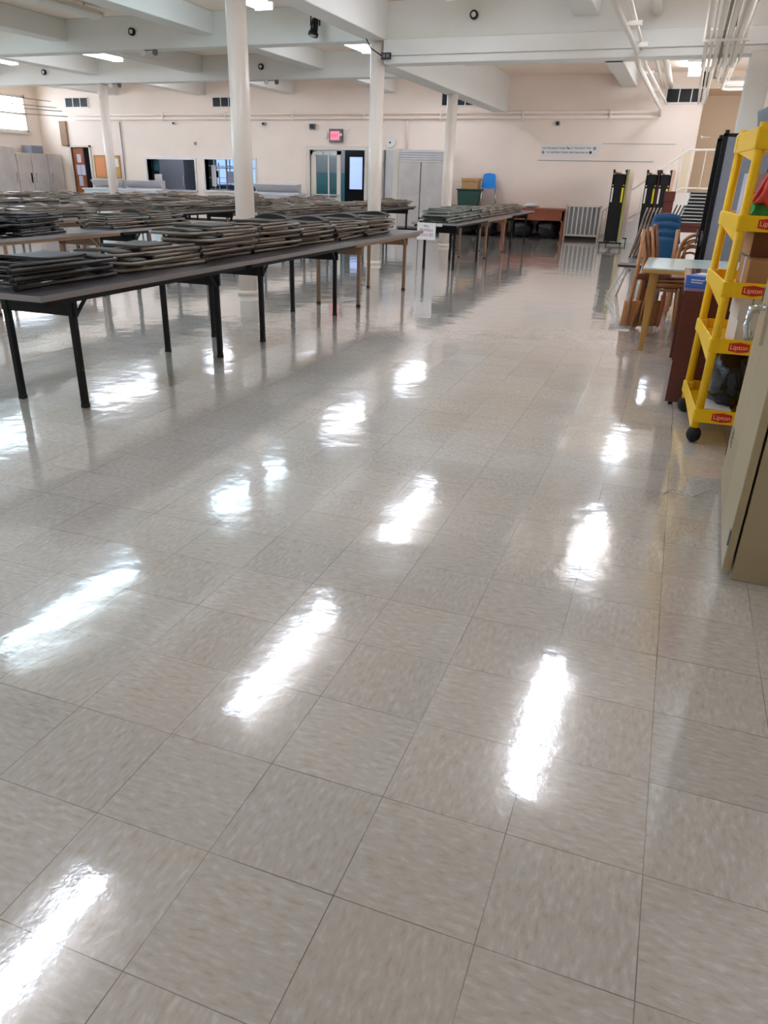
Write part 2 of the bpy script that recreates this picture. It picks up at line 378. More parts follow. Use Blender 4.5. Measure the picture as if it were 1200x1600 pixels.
# windows of the left wall, the three nearer ones unseen and added for light
for i, (y0, y1) in zip((1, 0, 6, 7, 8), ((12.4, 16.2), (17.9, 21.9), (-4.2, -.4), (1.4, 5.2), (7.0, 10.8))):
    z0, z1 = 2.45, 3.48
    fr = MB()
    for a, b, c, d in ((y0, y1, z0, z0 + .06), (y0, y1, z1 - .06, z1), (y0, y0 + .07, z0, z1), (y1 - .07, y1, z0, z1), (y0, y1, 2.93, 2.98), ((y0 + y1) / 2 - .3, (y0 + y1) / 2 - .22, z0, z1)):
        fr.box(XL - .12, XL + .02, a, b, c, d)
    for k in range(1, 4): fr.box(XL - .1, XL - .02, y0, y1, 2.98 + k * .12, 2.995 + k * .12)
    wn = tag(fr.build('window_%d' % (i + 1), 'door_paint'), kind='structure')
    box(XL - .16, XL - .13, y0, y1, z0, z1).build('pane', 'day_pane' if i < 2 else 'fill_side', wn)
    box(XL - .02, XL + .1, y0 - .05, y1 + .05, z0 - .06, z0).build('sill', 'door_paint', wn)

f = MB().box(3.98, 4.1, 14.6, 19.6, 1.6, 1.66).box(3.98, 4.1, 14.6, 19.6, 3.14, 3.2)
for k in range(5): f.box(3.98, 4.1, 14.6 + 1.235 * k, 14.66 + 1.235 * k, 1.6, 3.2)
wn = tag(f.build('window_14', 'door_paint'), kind='structure'); box(4.12, 4.15, 14.6, 19.6, 1.6, 3.2).build('pane', 'fill_recess', wn)  # unseen recess window, added to brighten the right back wall
for i, (x0, x1, z0, z1) in enumerate(NW):                # unseen windows added behind the camera as fill light
    f = MB().box(x0, x1, YN - .1, YN + .02, z0, z0 + .06).box(x0, x1, YN - .1, YN + .02, z1 - .06, z1)
    for k in range(4): f.box(x0 + (x1 - x0 - .06) * k / 3, x0 + (x1 - x0 - .06) * k / 3 + .06, YN - .1, YN + .02, z0, z1)
    wn = tag(f.build('window_%d' % (i + 10), 'door_paint'), kind='structure')
    box(x0, x1, YN - .16, YN - .13, z0, z1).build('pane', 'fill_near', wn)
# kitchen and hall behind the back wall
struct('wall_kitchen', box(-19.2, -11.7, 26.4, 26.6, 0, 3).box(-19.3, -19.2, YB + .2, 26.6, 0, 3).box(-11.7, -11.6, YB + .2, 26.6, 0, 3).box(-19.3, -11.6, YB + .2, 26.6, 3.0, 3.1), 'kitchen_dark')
struct('wall_hall', box(-11.6, -8.2, 24.2, 24.3, 1.48, 3).box(-8.3, -8.2, YB + .2, 24.3, 0, 3).box(-11.6, -8.2, YB + .2, 24.3, 3.0, 3.1), 'hall_grey')
struct('wall_hall_dado', box(-11.6, -8.2, 24.19, 24.3, 0, 1.48), 'teal_paint')

# ------------------------------------------------------------------ ceiling lights
def ceiling_light(x, y, lab, cool=False, lit=True, z=3.6):
    t = thing('ceiling_light', lab, 'ceiling light', (x, y, z), 0, 'fluorescent ceiling lights')
    box(-.07, .07, -1.22, 1.22, .10, .14).build('housing', 'fixture_white', t)
    MB().prism([(-.10, .02), (.10, .02), (.14, .05), (.09, .10), (-.09, .10), (-.14, .05)], 'y', -1.2, 1.2).build('diffuser', ('tube_cool' if cool else 'tube_white') if lit else 'fixture_white', t, .012)
    for s in (-1, 1):
        box(-.15, .15, s * 1.2 - .02, s * 1.2 + .02, .01, .11).build('end_cap', 'fixture_white', t)
        MB().cyl((0, s * .9, .12), (0, s * .9, ZC - z), .012, 8).build('hanger', 'fixture_white', t)
rows = {-.46: 'over the right aisle', -3.42: 'over the aisle row of tables', -6.42: 'over the second row of tables', -9.5: 'left of the second row', -12.5: 'third from the left wall', -15.5: 'second from the left wall', -18.4: 'nearest the left wall'}
bays = {2.0: 'bay above the camera', 6.5: 'bay before the nearest column', 11.05: 'bay behind the nearest column', 15.5: 'bay behind the second column', 20.3: 'bay along the back wall'}
LIT = [(-3.42, 2.0), (-6.42, 2.0), (-12.5, 2.0), (-15.5, 6.5), (-18.4, 11.05), (-18.4, 6.5), (-.46, 6.5), (-3.42, 6.5), (-6.42, 6.5), (-9.5, 6.5), (-12.5, 6.5), (-.46, 11.05), (-3.42, 11.05), (-6.42, 11.05), (-12.5, 11.05), (-15.5, 11.05), (-.46, 15.5), (-6.42, 15.5), (-12.5, 15.5), (-15.5, 15.5), (-.46, 20.3), (-6.42, 20.3), (-9.5, 20.3), (-12.5, 20.3), (-15.5, 20.3)]  # some unseen lamps over the near left bays are added as fill light
for x, y, z, lb in ((-10.7, 23.3, 2.78, 'unseen fill light added inside the hall behind the wall door'), (-15.6, 22.95, 2.78, 'unseen fill light added inside the kitchen behind the left hatch')):
    t = thing('fill_light', lb, 'ceiling light', (x, y, z)); box(-.7, .7, -.1, .1, .05, .2).build('housing', 'fixture_white', t); box(-.75, .75, -.16, .16, .0, .05).build('diffuser', 'tube_white', t)  # hidden lamps added to brighten the hall and kitchen
UNLIT = [(-.46, 2.0), (-9.5, 2.0), (-9.5, 11.05), (-18.4, 20.3)]
for x, y in LIT + UNLIT:
    ceiling_light(x if (x, y) != (-.46, 20.3) else -.28, 14.5 if (x, y) == (-3.42, 15.5) else (19.5 if y > 20 and -16 < x < -9 else y), '%s fluorescent light %s, %s' % ('lit' if (x, y) in LIT else 'unlit white', rows[x], bays[y]), x < -6 and y < 12, (x, y) in LIT, 3.66 if y > 20 and -16 < x < -9 else 3.6)  # three lamps along the back wall are added fill, hidden behind the beam

# ------------------------------------------------------------------ folding tables
def make_table(legs):
    t = thing('folding_table', '', 'table')
    box(-.38, .38, -1.2, 1.2, .708, .735).build('tabletop', 'table_black', t, .003)
    e = MB()
    for a in ((-.384, -.38, -1.204, 1.204), (.38, .384, -1.204, 1.204), (-.384, .384, -1.204, -1.2), (-.384, .384, 1.2, 1.204)): e.box(*a, .704, .737)
    e.build('edge_band', 'edge_alu', t)
    m = {'black': 'black_metal', 'tan': 'brown_leg'}[legs]
    box(-.35, -.33, -1.15, 1.15, .67, .708).box(.33, .35, -1.15, 1.15, .67, .708).build('side_rail', 'black_metal' if legs == 'black' else 'tan_wood', t)
    for sy in (-1, 1):
        y = sy * .83
        box(-.29, .29, y - .012, y + .012, .57, .70).build('apron', m, t)
        for sx in (-1, 1):
            l = MB().box(sx * .255 - .019, sx * .255 + .019, y - .019, y + .019, .02, .708).build('leg', m, t, .004)
            box(sx * .255 - .02, sx * .255 + .02, y - .02, y + .02, 0, .022).build('foot_cap', 'rubber', l)
            MB().bar((sx * .27, y, .56), (sx * .27, y - sy * .16, .705), .012, .02).build('brace', m, t)
    return t
proto_t = {k: make_table(k) for k in ('black', 'tan')}
used_t = set()
def place_table(x, y, kind, label):
    o = proto_t[kind] if kind not in used_t else copy_tree(proto_t[kind]); used_t.add(kind)
    o.location = (x, y, 0); o['label'] = label; o['group'] = 'folding tables in rows'
    return o
TABLES = []                                               # (x, y, label name, detail)
def row(xc, ys, rowname, kinds, detail, drift=0.):
    for i, (y, k, n) in enumerate(zip(ys, kinds, range(10))):
        nm = '%s table of the %s' % (ORD[i], rowname)
        place_table(xc + drift * (y - ys[0]), y, k, 'folding table with %s legs, %s' % (k, nm))
        TABLES.append((xc + drift * (y - ys[0]), y, nm, detail))
NEAR = [4.62, 7.02, 9.38]; FAR = [13.82, 16.2, 18.75]
row(-3.62, NEAR, 'near aisle row', ['black', 'black', 'tan'], 2)
row(-3.68, FAR, 'far aisle row', ['black', 'tan', 'black'], 2, -.005)
row(-6.70, NEAR[1:], 'near second row', ['tan', 'black'], 2)
row(-6.70, FAR, 'far second row', ['black', 'black', 'black'], 2)
row(-8.84, NEAR[2:], 'near third row', ['tan'], 1)
row(-8.84, FAR, 'far third row', ['black', 'tan', 'black'], 1)
row(-10.88, [9.38], 'near fourth row', ['tan'], 1)
row(-10.88, FAR, 'far fourth row', ['tan', 'black', 'black'], 1)
row(-12.8, FAR, 'far fifth row', ['black', 'tan', 'black'], 1)
row(-14.9, FAR[1:], 'far sixth row', ['black', 'black'], 1)

# ------------------------------------------------------------------ folding chairs
def make_chair(fm, sm, arch, parts=True):
    t = thing('folding_chair', '', 'chair') if parts else None
    R, A = .0125, .07
    pts = [(-.22, -.47, .0125), (-.22, .47 - A, .0125)] + [(x, y, .0125) for x, y in reversed(arc(-.22 + A, .47 - A, A, PI / 2, PI, 4))][1:] + [(x, y, .0125) for x, y in reversed(arc(.22 - A, .47 - A, A, 0, PI / 2, 4))] + [(.22, -.47, .0125)]
    a = MB().tube(pts, R, 8).tube([(-.22, -.34, .0125), (.22, -.34, .0125)], .009, 6)
    b = MB().tube([(-.19, -.43, .036), (-.19, .16, .036)], .0115, 8).tube([(.19, -.43, .036), (.19, .16, .036)], .0115, 8).tube([(-.19, -.30, .036), (.19, -.30, .036)], .009, 6)
    seat = MB().sheet(lambda u, v: (-.185 + .37 * u, -.18 + .38 * v, .049 + .008 * (abs(v - .5) * 2) ** 3), 4, 6, .016)
    back = MB().sheet(lambda u, v: (-.2 + .4 * u, .27 + .16 * v, .026 + arch * (1 - (2 * u - 1) ** 2)), 12, 2, .012)
    if arch > .03:
        pl = [(-.18, .05)] + [(-.18 * math.cos(PI * i / 14), .05 + arch * math.sin(PI * i / 14)) for i in range(1, 14)] + [(.18, .05)]
        back = MB().prism(pl, 'y', .22, .36)
    if not parts:
        for q in (b, seat, back): a.add(q.v, q.f); a.s[-len(q.s):] = q.s
        return a.build('folding_chair', fm)
    a.build('front_frame', fm, t); b.build('rear_frame', fm, t); seat.build('seat', sm, t); back.build('backrest', 'seat_dark' if arch > .03 else sm, t)
    for q in (-.22, .22): MB().cyl((q, -.475, .0125), (q, -.455, .0125), .0145, 8).build('foot_tip', 'rubber', t)
    return t
CH = {}
for cname, fm, sm in (('dark', 'chair_dark', 'seat_dark'), ('taupe', 'chair_taupe', 'seat_taupe'), ('grey', 'chair_grey', 'seat_grey')):
    for arch in (.016, .055):
        for parts in (True, False): CH[cname, arch > .05, parts] = [make_chair(fm, sm, arch, parts), False]
def place_chair(cname, arched, parts, x, y, z, rz, rx, label, group):
    p = CH[cname, arched, parts]; o = p[0]
    if p[1]: o = copy_tree(o)
    p[1] = True
    o.location = (x, y, z); o.rotation_euler = rx if isinstance(rx, tuple) else (rx, 0, rz)
    return tag(o, label, 'chair', group)
def lvl(k, n): return 'topmost' if k == n - 1 else ('lowest' if k == 0 else ORD[k] + ' from below')
rc = random.Random(11)
def pile(x, y, n, cname, name, parts, rot=0., jit=.035, arched=None, z0=.737, step=.047, flips=None):
    for k in range(n):
        ar = (k == n - 1 and rc.random() < .55) if arched is None else (k == n - 1 and arched)
        flip = PI if rc.random() < .3 and not ar else 0
        if flips: flip = PI if flips[k % len(flips)] == 'f' else 0
        place_chair(cname, ar, parts, x + rc.uniform(-jit, jit) - .02, y + rc.uniform(-jit, jit) + k * .02, z0 + k * step, rot + flip + rc.uniform(-.12, .12) * (1 if jit > .02 else .3), 0,
                    'folded %s metal chair, %s in %s' % (cname, lvl(k, n), name), 'folded chairs piled on ' + name.split(' on ')[-1] if ' on ' in name else 'folded chairs in ' + name)
def tn(nm): return nm.replace(' table of the ', ' table, ')
piles = {0: [(-.66, 3, 'dark', False, 'nnn'), (.36, 3, 'taupe', False, 'fff'), (1.26, 5, 'taupe', False, 'fnfff')], 1: [(-.20, 5, 'taupe', True, 'nnfnn'), (.70, 4, 'taupe', True, 'nnnn')], 2: [(-.74, 4, 'taupe', True, 'nnnn'), (.20, 4, 'taupe', True, 'nfnn')]}
for i in range(3):
    x, y, nm, d = TABLES[i]
    for j, (dy, n, c, ar, fl) in enumerate(piles[i]):
        pile(x - .09, y + dy, n, c, '%s pile on %s' % (ORD[j], tn(nm)), True, arched=ar, flips=fl)
for i in range(3, 6):                                    # far aisle row: neat grey stacks
    x, y, nm, d = TABLES[i]
    for j, dy in enumerate((-.72, .1, .8)[:3 if i < 5 else 2]):
        pile(x - .02, y + dy, 4 if i == 3 else 3, 'grey' if i == 3 else 'taupe', '%s pile on %s' % (ORD[j], tn(nm)), i == 3, jit=.02, arched=False)
for i in range(6, len(TABLES)):                          # the other rows: untidy heaps
    x, y, nm, d = TABLES[i]
    for j, dy in enumerate((-.85, -.05, .72)):
        n = rc.choice((3, 3, 4)) if d == 2 else rc.choice((2, 3, 3))
        if nm.endswith('near second row') and ORD[1] in nm and j == 2: continue
        pile(x, y + dy + rc.uniform(-.06, .06), n, 'dark' if (nm.endswith('near second row') and j < 2 and 'first' in nm) else 'taupe', '%s pile on %s' % (ORD[j], tn(nm)), d == 2 and i < 8, jit=.075, rot=rc.choice((0, 0, .25, -.3)))
for k, v in CH.items():
    if not v[1]:
        for ch in list(v[0].children): bpy.data.objects.remove(ch)
        bpy.data.objects.remove(v[0])

# paper sign hanging from the far aisle row
t = thing('paper_sign', 'white paper sign with pink lettering taped to the far aisle row table end', 'sign', (-3.80, 12.605, .60))
box(-.155, .155, -.004, -.001, -.12, .135).build('sheet', 'paper_white', t)
text('Mrs.', .05, 'ink', 'lettering', t, facing(0, -.0045, .085)); text('McMillan', .062, 'ink_pink', 'lettering', t, facing(0, -.0045, .025)); text('Room B2', .062, 'ink_pink', 'lettering', t, facing(0, -.0045, -.045))
box(.165, .26, -.006, -.001, .085, .13).build('tape_label', 'white_tag', t)

# ------------------------------------------------------------------ tan cabinet in the right foreground
ang = math.atan2(.42 - .38, 4.08 - 2.9)                   # front face runs from (.38,2.9) to (.42,4.08)
t = thing('storage_cabinet', 'tall tan metal storage cabinet at the right edge, nearest the camera', 'cabinet', (.38, 2.9, 0), -ang)
box(.038, .36, .004, 1.18, .0, 1.83).build('body', 'cabinet_tan', t, .004)
for k, (y0, y1) in enumerate(((0, .588), (.594, 1.18))):
    d = box(0, .03, y0, y1, .03, 1.82).build('door', 'cabinet_tan', t, .004)
    if k: 
        hd = MB().box(-.012, 0, .62, .66, .78, .98).tube([(-.02, .64, .93), (-.07, .64, .92), (-.075, .64, .86), (-.06, .64, .80)], .014, 8).build('handle', 'chrome', d)
    yy = y0 + .012 if k == 0 else y1 - .012
    for z in (.17, .92, 1.66): box(-.004, .002, yy - .012, yy + .012, z - .03, z + .03).build('hinge', 'steel_dark', d)
v = MB()
for k in range(4): v.box(-.002, .002, .95, 1.05, .24 + k * .022, .25 + k * .022)
v.build('vent_slots', 'steel_dark', t)

# ------------------------------------------------------------------ yellow shelf cart
t = thing('shelf_cart', 'bright yellow plastic five shelf cart on black casters', 'cart', (.288, 4.70, 0), .08); t.rotation_euler[1] = .012
CW, CL = .25, .70
for i, (px, py) in enumerate(((0, 0), (0, CL), (CW, 0), (CW, CL))):
    MB().cyl((px, py, .09), (px, py, 1.66), .024, 18).build('post', 'cart_yellow', t)
    c = MB().ball((px, py, .048), .042, .048, .048, 16, 12).build('caster', 'rubber', t)
    box(px - .018, px + .018, py - .012, py + .012, .08, .1).build('fork', 'black_plastic', c)
for k, zt in enumerate((.205, .605, .905, 1.235, 1.64)):
    h = .078 if k < 4 else .10; z0 = zt - h
    s = box(0, CW, 0, CL, z0 + .01, z0 + .025).box(-.012, CW + .012, -.03, -.02, z0, zt).box(-.012, CW + .012, CL + .02, CL + .03, z0, zt).box(-.024, -.014, 0, CL, z0, zt).box(CW + .014, CW + .024, 0, CL, z0, zt)
    s.prism([(.60, z0), (.02, z0 - .055), (.02, z0)], 'x', -.022, -.012)
    sh = s.build('shelf', 'cart_yellow', t, .004)
    for px in (0, CW):
        for py in (0, CL):
            box(px - .031, px + .031, py - .031, py + .031, z0 - .002, zt + .002).build('collar', 'cart_yellow' if py == 0 else 'cart_pale', sh, .012)
    if k < 4:
        zc = (z0 + zt) / 2
        lg = MB().prism([(.072, zc - .02), (.125, zc - .028), (.178, zc - .02), (.178, zc + .02), (.125, zc + .028), (.072, zc + .02)], 'y', -.0325, -.03).build('logo_badge', 'logo_red', sh)
        text('Lipton', .036, 'logo_text', 'lettering', lg, facing(.125, -.0328, zc))
CM = Matrix.Translation((.288, 4.70, 0)) @ Matrix.Rotation(.08, 4, 'Z') @ Matrix.Rotation(.012, 4, 'Y')
def on_cart(name, label, cat, x, y, z):
    p = CM @ Vector((x, y, z)); return thing(name, label, cat, p, .08)
g = on_cart('plastic_bin', 'grey plastic bin with a pale rim on the cart top shelf', 'bin', .06, .2, 1.566)
MB().prism([(0, 0), (.17, 0), (.17, .18), (-.04, .18)], 'y', -.12, .3).build('tub', 'grey_bin', g, .01)
box(-.052, .18, -.13, .31, .03, .055).build('rim', 'white_card', g, .006)
g = on_cart('snack_bag', 'crumpled red bag on the second shelf of the cart', 'bag', .195, .16, 1.184)
MB().sheet(lambda u, v: ((u - .5) * (.30 - .20 * v) + .012 * math.sin(u * 17 + v * 5), -.10 + .07 * v + .03 * math.sin(u * PI) * -1 + .01 * math.sin(v * 21 + u * 9), .10 + .28 * v + .014 * math.sin(u * 14)), 14, 12, .02).sheet(lambda u, v: ((u - .5) * (.30 - .20 * v), .06 - .08 * v + .03 * math.sin(u * PI), .10 + .28 * v), 10, 8, .02).build('bag_body', 'red_bag', g)
MB().sheet(lambda u, v: ((u - .5) * .32 + .008 * math.sin(v * 9), -.085 + .02 * math.sin(u * 11), .01 + .095 * v + .012 * math.sin(u * 12) * v), 12, 4, .05).build('green_base', 'green_bag', g)
g = on_cart('white_carton', 'pale lavender carton behind the red bag on the cart', 'carton', .055, .38, 1.184)
box(-.03, .12, -.1, .1, 0, .25).build('body', 'lavender', g, .003); box(-.032, .03, -.102, -.1, .1, .16).build('dark_print', 'ink', g)
g = on_cart('cardboard_box', 'brown cardboard box, lower and nearer on the third cart shelf', 'box', .11, .12, .854)
box(-.02, .13, -.09, .25, 0, .165).build('body', 'cardboard', g, .003); box(-.021, .0, .06, .1, .0, .166).build('tape', 'white_tag', g)
g = on_cart('cardboard_box', 'darker cardboard box stacked upper on the third cart shelf', 'box', .14, .30, 1.021)
box(-.035, .1, -.10, .2, 0, .125).build('body', 'cardboard_dark', g, .003); box(-.036, -.034, -.095, .195, .005, .12).build('pale_side', 'cardboard', g)
for i, (dx, z, h, lab) in enumerate(((.13, .554, .15, 'white cardboard carton, lower of two on the fourth cart shelf'), (.122, .704, .14, 'white cardboard carton, upper of two on the fourth cart shelf'))):
    g = on_cart('white_box', lab, 'box', dx, .16, z)
    box(-.03, .11, -.12, .2, 0, h).build('body', 'white_card', g, .003)
    mk = MB()
    for q in range(5): mk.bar((.02 + q * .013, -.1215, h * .3), (.028 + q * .013, -.1215, h * (.45 + .08 * (q % 3))), .003, .002)
    mk.build('pen_marks', 'ink', g)
    box(.03, .034, -.1213, -.12, 0, h).build('flap_seam', 'steel_dark', g)
g = on_cart('garbage_bag', 'black plastic garbage bag on the bottom cart shelf', 'bag', .17, .30, .154)
MB().ball((0, 0, .185), .12, .26, .185, 16, 12, .13, 3).build('bag_body', 'garbage_black', g)
g = on_cart('paper_stack', 'white papers sliding beside the black bag on bottom cart shelf', 'papers', .06, .16, .154)
for k in range(5): box(-.03, .12, -.13, .14, k * .009, k * .009 + .007, Matrix.Rotation(rc.uniform(-.2, .2), 4, 'Z')).build('sheet', 'paper_white', g)

# ------------------------------------------------------------------ mahogany desk and things on it
t = thing('desk', 'dark mahogany desk behind the yellow cart', 'desk', (.10, 5.52, 0))
box(0, .64, 0, 1.6, .715, .75).build('desktop', 'mahogany_top', t, .003)
box(.0, .64, -.004, -.0, .70, .752).build('top_edge', 'mahogany', t)
box(.012, .63, .012, .04, .02, .715).build('end_panel', 'mahogany', t); box(.012, .63, 1.56, 1.588, .02, .715).build('end_panel', 'mahogany', t)
box(.3, .33, .04, 1.56, .2, .715).build('modesty_panel', 'mahogany', t)
for y in (.025, 1.575):
    for x in (.05, .59): MB().cyl((x, y, 0), (x, y, .02), .015, 10).build('foot', 'rubber', t)
g = thing('tissue_box', 'blue carton with white print on the mahogany desk', 'carton', (.15, 5.82, .75), -.42)
box(-.02, .14, -.08, .10, 0, .075).build('body', 'box_blue', g, .003); box(.02, .11, -.0815, -.08, .045, .052).box(.02, .10, -.0815, -.08, .03, .036).build('print', 'white_card', g)
box(.02, .13, -.03, .07, .075, .083).build('white_pad', 'white_card', g)
g = thing('dark_case', 'black and navy case beside the blue carton on the desk', 'case', (.34, 5.75, .75), -.2)
box(-.06, .16, -.08, .12, 0, .07).build('body', 'black_plastic', g, .01); box(-.05, -.02, -.082, -.08, .02, .06).build('printed_patch', 'logo_text', g)

# ------------------------------------------------------------------ mint top table
t = thing('work_table', 'small table with mint laminate top and oak legs', 'table', (-.23, 7.24, 0))
box(0, .95, 0, 1.12, .712, .722).build('tabletop', 'mint_laminate', t); box(0, .95, 0, 1.12, .682, .712).build('oak_edge', 'oak', t, .002)
for x in (.09, .87):
    for y in (.17, .97): MB().prism([(x - .02, 0), (x + .02, 0), (x + .034, .682), (x - .034, .682)], 'y', y - .024, y + .024).build('leg', 'oak', t, .004)

# ------------------------------------------------------------------ wooden chairs
def wooden_chair(lab, loc, rz, grp, dark=False, tilt=0.):
    t = thing('wooden_chair', lab, 'chair', loc, rz, grp); t.rotation_euler[1] = tilt
    m = 'bent_wood_dark' if dark else 'bent_wood'
    for s in (-1, 1):                                     # faces +x
        MB().tube([(-.22, s * .18, 0), (-.2, s * .18, .25), (-.185, s * .18, .45), (-.20, s * .18, .7), (-.25, s * .18, .92)], .017, 8).build('rear_post', m, t)
        MB().tube([(.2, s * .18, 0), (.185, s * .18, .25), (.17, s * .18, .43)], .016, 8).build('front_leg', m, t)
        MB().tube([(-.19, s * .18, .40), (.17, s * .18, .40)], .012, 8).build('seat_rail', m, t)
    MB().sheet(lambda u, v: (-.2 + .42 * u, -.19 + .38 * v, .44 + .012 * (2 * u - 1) ** 2), 6, 6, .014).build('seat', m, t)
    MB().sheet(lambda u, v: (-.215 - .035 * v + -.02 * (1 - (2 * u - 1) ** 2), -.18 + .36 * u, .72 + .2 * v), 8, 4, .012).build('backrest', m, t)
    return t
for k in range(4):
    wooden_chair('bentwood chair, %s in the stack behind the mint top table' % lvl(k, 4), (-.08 + .035 * k, 8.72, .0 + .028 * k), .05, 'wooden chairs behind the mint table', dark=k % 2 == 1)
# one folded wooden chair standing on its backrest
t = thing('wooden_chair', 'wooden chair leaning upside down with its backrest paddle near the floor', 'chair', (-.35, 8.50, 0), -1.15, 'wooden chairs behind the mint table')
for s in (0, .34):
    MB().tube([(.0, s, .03), (.02, s, .3), (.075, s, .55), (.08, s, .97)], .02, 8).build('rear_post', 'bent_wood', t)
MB().sheet(lambda u, v: (-.03 + .03 * v + .03 * math.sin(u * PI), -.05 + .42 * u, .03 + .26 * v), 8, 5, .014).build('backrest', 'bent_wood', t)
box(.05, .09, 0, .34, .5, .56).build('seat_edge', 'bent_wood_dark', t, .01)
def bentwood(lab, loc, rz):
    t = thing('bentwood_chair', lab, 'chair', loc, rz, 'round back chairs beside the black boards')
    loop = [(-.2, -.15, .0), (-.19, -.15, .42), (-.2, -.15, .62)] + [(-.2 - .02 * math.sin(a), -.15 * math.cos(a), .62 + .14 * math.sin(a)) for a in [PI * i / 10 for i in range(1, 10)]] + [(-.2, .15, .62), (-.19, .15, .42), (-.2, .15, 0)]
    MB().tube(loop, .019, 8).build('back_hoop', 'bent_wood', t)
    MB().tube([(-.2, -.09, .42), (-.205, -.09, .62)] + [(-.205, -.09 * math.cos(a), .62 + .07 * math.sin(a)) for a in [PI * i / 8 for i in range(1, 8)]] + [(-.205, .09, .62), (-.2, .09, .42)], .012, 8).build('inner_hoop', 'bent_wood', t)
    MB().sheet(lambda u, v: (-.2 + .4 * u, -.2 + .4 * v, .45), 4, 4, .03).build('seat', 'bent_wood', t)
    for s in (-1, 1): MB().tube([(.19, s * .17, 0), (.17, s * .16, .44)], .017, 8).build('front_leg', 'bent_wood_dark', t)
for k in range(3): bentwood('round back bentwood chair, %s in stack beside the black framed boards' % lvl(k, 3), (.09 + .015 * k, 9.86 - .04 * k, .0 + .06 * k), PI / 2 + .35)

# ------------------------------------------------------------------ plastic shell chairs
def shell_chair(lab, m, loc, rz, grp=None, rx=0.):
    t = thing('plastic_chair', lab, 'chair', loc, rz, grp); t.rotation_euler[0] = rx     # faces +y
    prof = [(.22, .43), (.18, .445), (.0, .43), (-.14, .435), (-.19, .47), (-.215, .56), (-.235, .68), (-.25, .80)]
    def fn(u, v):
        k = v * (len(prof) - 1); i = min(int(k), len(prof) - 2); f = k - i
        y = prof[i][0] + (prof[i + 1][0] - prof[i][0]) * f; z = prof[i][1] + (prof[i + 1][1] - prof[i][1]) * f
        wd = .2 if v < .5 else .2 - .045 * (v - .5) * 2; c = (2 * u - 1) ** 2
        return (wd * (2 * u - 1), y + (.03 * c if v > .55 else 0), z + (.02 * c if v < .6 else -.03 * c * (v > .95)))
    MB().sheet(fn, 10, 14, .008).build('shell', m, t)
    for s in (-1, 1):
        MB().tube([(s * .21, .2, 0), (s * .17, .14, .42), (s * .17, -.12, .42), (s * .21, -.24, 0)], .011, 8).build('leg_frame', 'chrome', t)
    return t
for k in range(4):
    shell_chair('blue plastic chair, %s in the stack behind the wooden chairs' % lvl(k, 4), 'blue_plastic', (-.16, 10.75 + .045 * k, .085 * k - .0), 0, 'stacked blue plastic chairs')
shell_chair('bright blue plastic chair standing on the long table against the back wall', 'blue_bright', (-4.95, 22.0, .742), .25 + PI)

# pink bottle on the floor, chrome stool
t = thing('bottle', 'pink plastic bottle on the floor under the mint top table', 'bottle', (-.03, 10.0, 0))
MB().tube([(0, 0, 0), (0, 0, .12), (0, 0, .16), (0, 0, .18)], .035, 14).build('body', 'pink', t); MB().cyl((0, 0, .18), (0, 0, .21), .02, 12).build('cap', 'paper_white', t)
t = thing('low_stool', 'low stool with black seat and splayed chrome legs', 'stool', (-.52, 11.1, 0))
box(-.15, .2, -.17, .17, .385, .415).build('seat', 'black_plastic', t, .008)
for s in (-1, 1):
    MB().tube([(-.24, s * .15, .01), (-.05, s * .14, .37), (-.02, s * .14, .37), (-.12, s * .13, .01)], .012, 8).build('leg', 'frame_silver', t)
    MB().tube([(.22, s * .15, .01), (.14, s * .14, .38)], .012, 8).build('leg', 'chrome', t)
MB().tube([(-.22, -.15, .05), (.02, -.15, .36)], .011, 8).build('brace', 'chrome', t)

# ------------------------------------------------------------------ black framed boards
for i, (x, y, h, lab) in enumerate(((.245, 9.02, 1.83, 'tall grey board in black frame, the front one, behind the yellow cart'), (.205, 9.32, 1.80, 'tall black framed board standing behind the front grey board'))):
    t = thing('display_board', lab, 'board', (x, y, 0))
    W = .5
    box(.04, W - .04, .01, .04, .1, h - .03).build('panel', 'board_grey', t)
    f = MB().box(0, .045, 0, .055, .03, h).box(W - .045, W, 0, .055, .03, h).box(0, W, 0, .055, h - .03, h).box(0, W, 0, .055, .06, .12)
    f.build('frame', 'black_metal', t, .006)
    MB().box(-.012, .0, 0, .05, .86, .91).tube([(-.015, .02, .80), (-.02, .02, .95)], .008, 6).build('latch', 'steel_dark', t)
    MB().cyl((.03, .02, h), (.03, .02, h + .03), .02, 10).build('corner_knob', 'black_plastic', t)
    for xx in (.05, W - .05): MB().cyl((xx - .015, .025, .03), (xx + .015, .025, .03), .03, 12).build('caster', 'rubber', t)

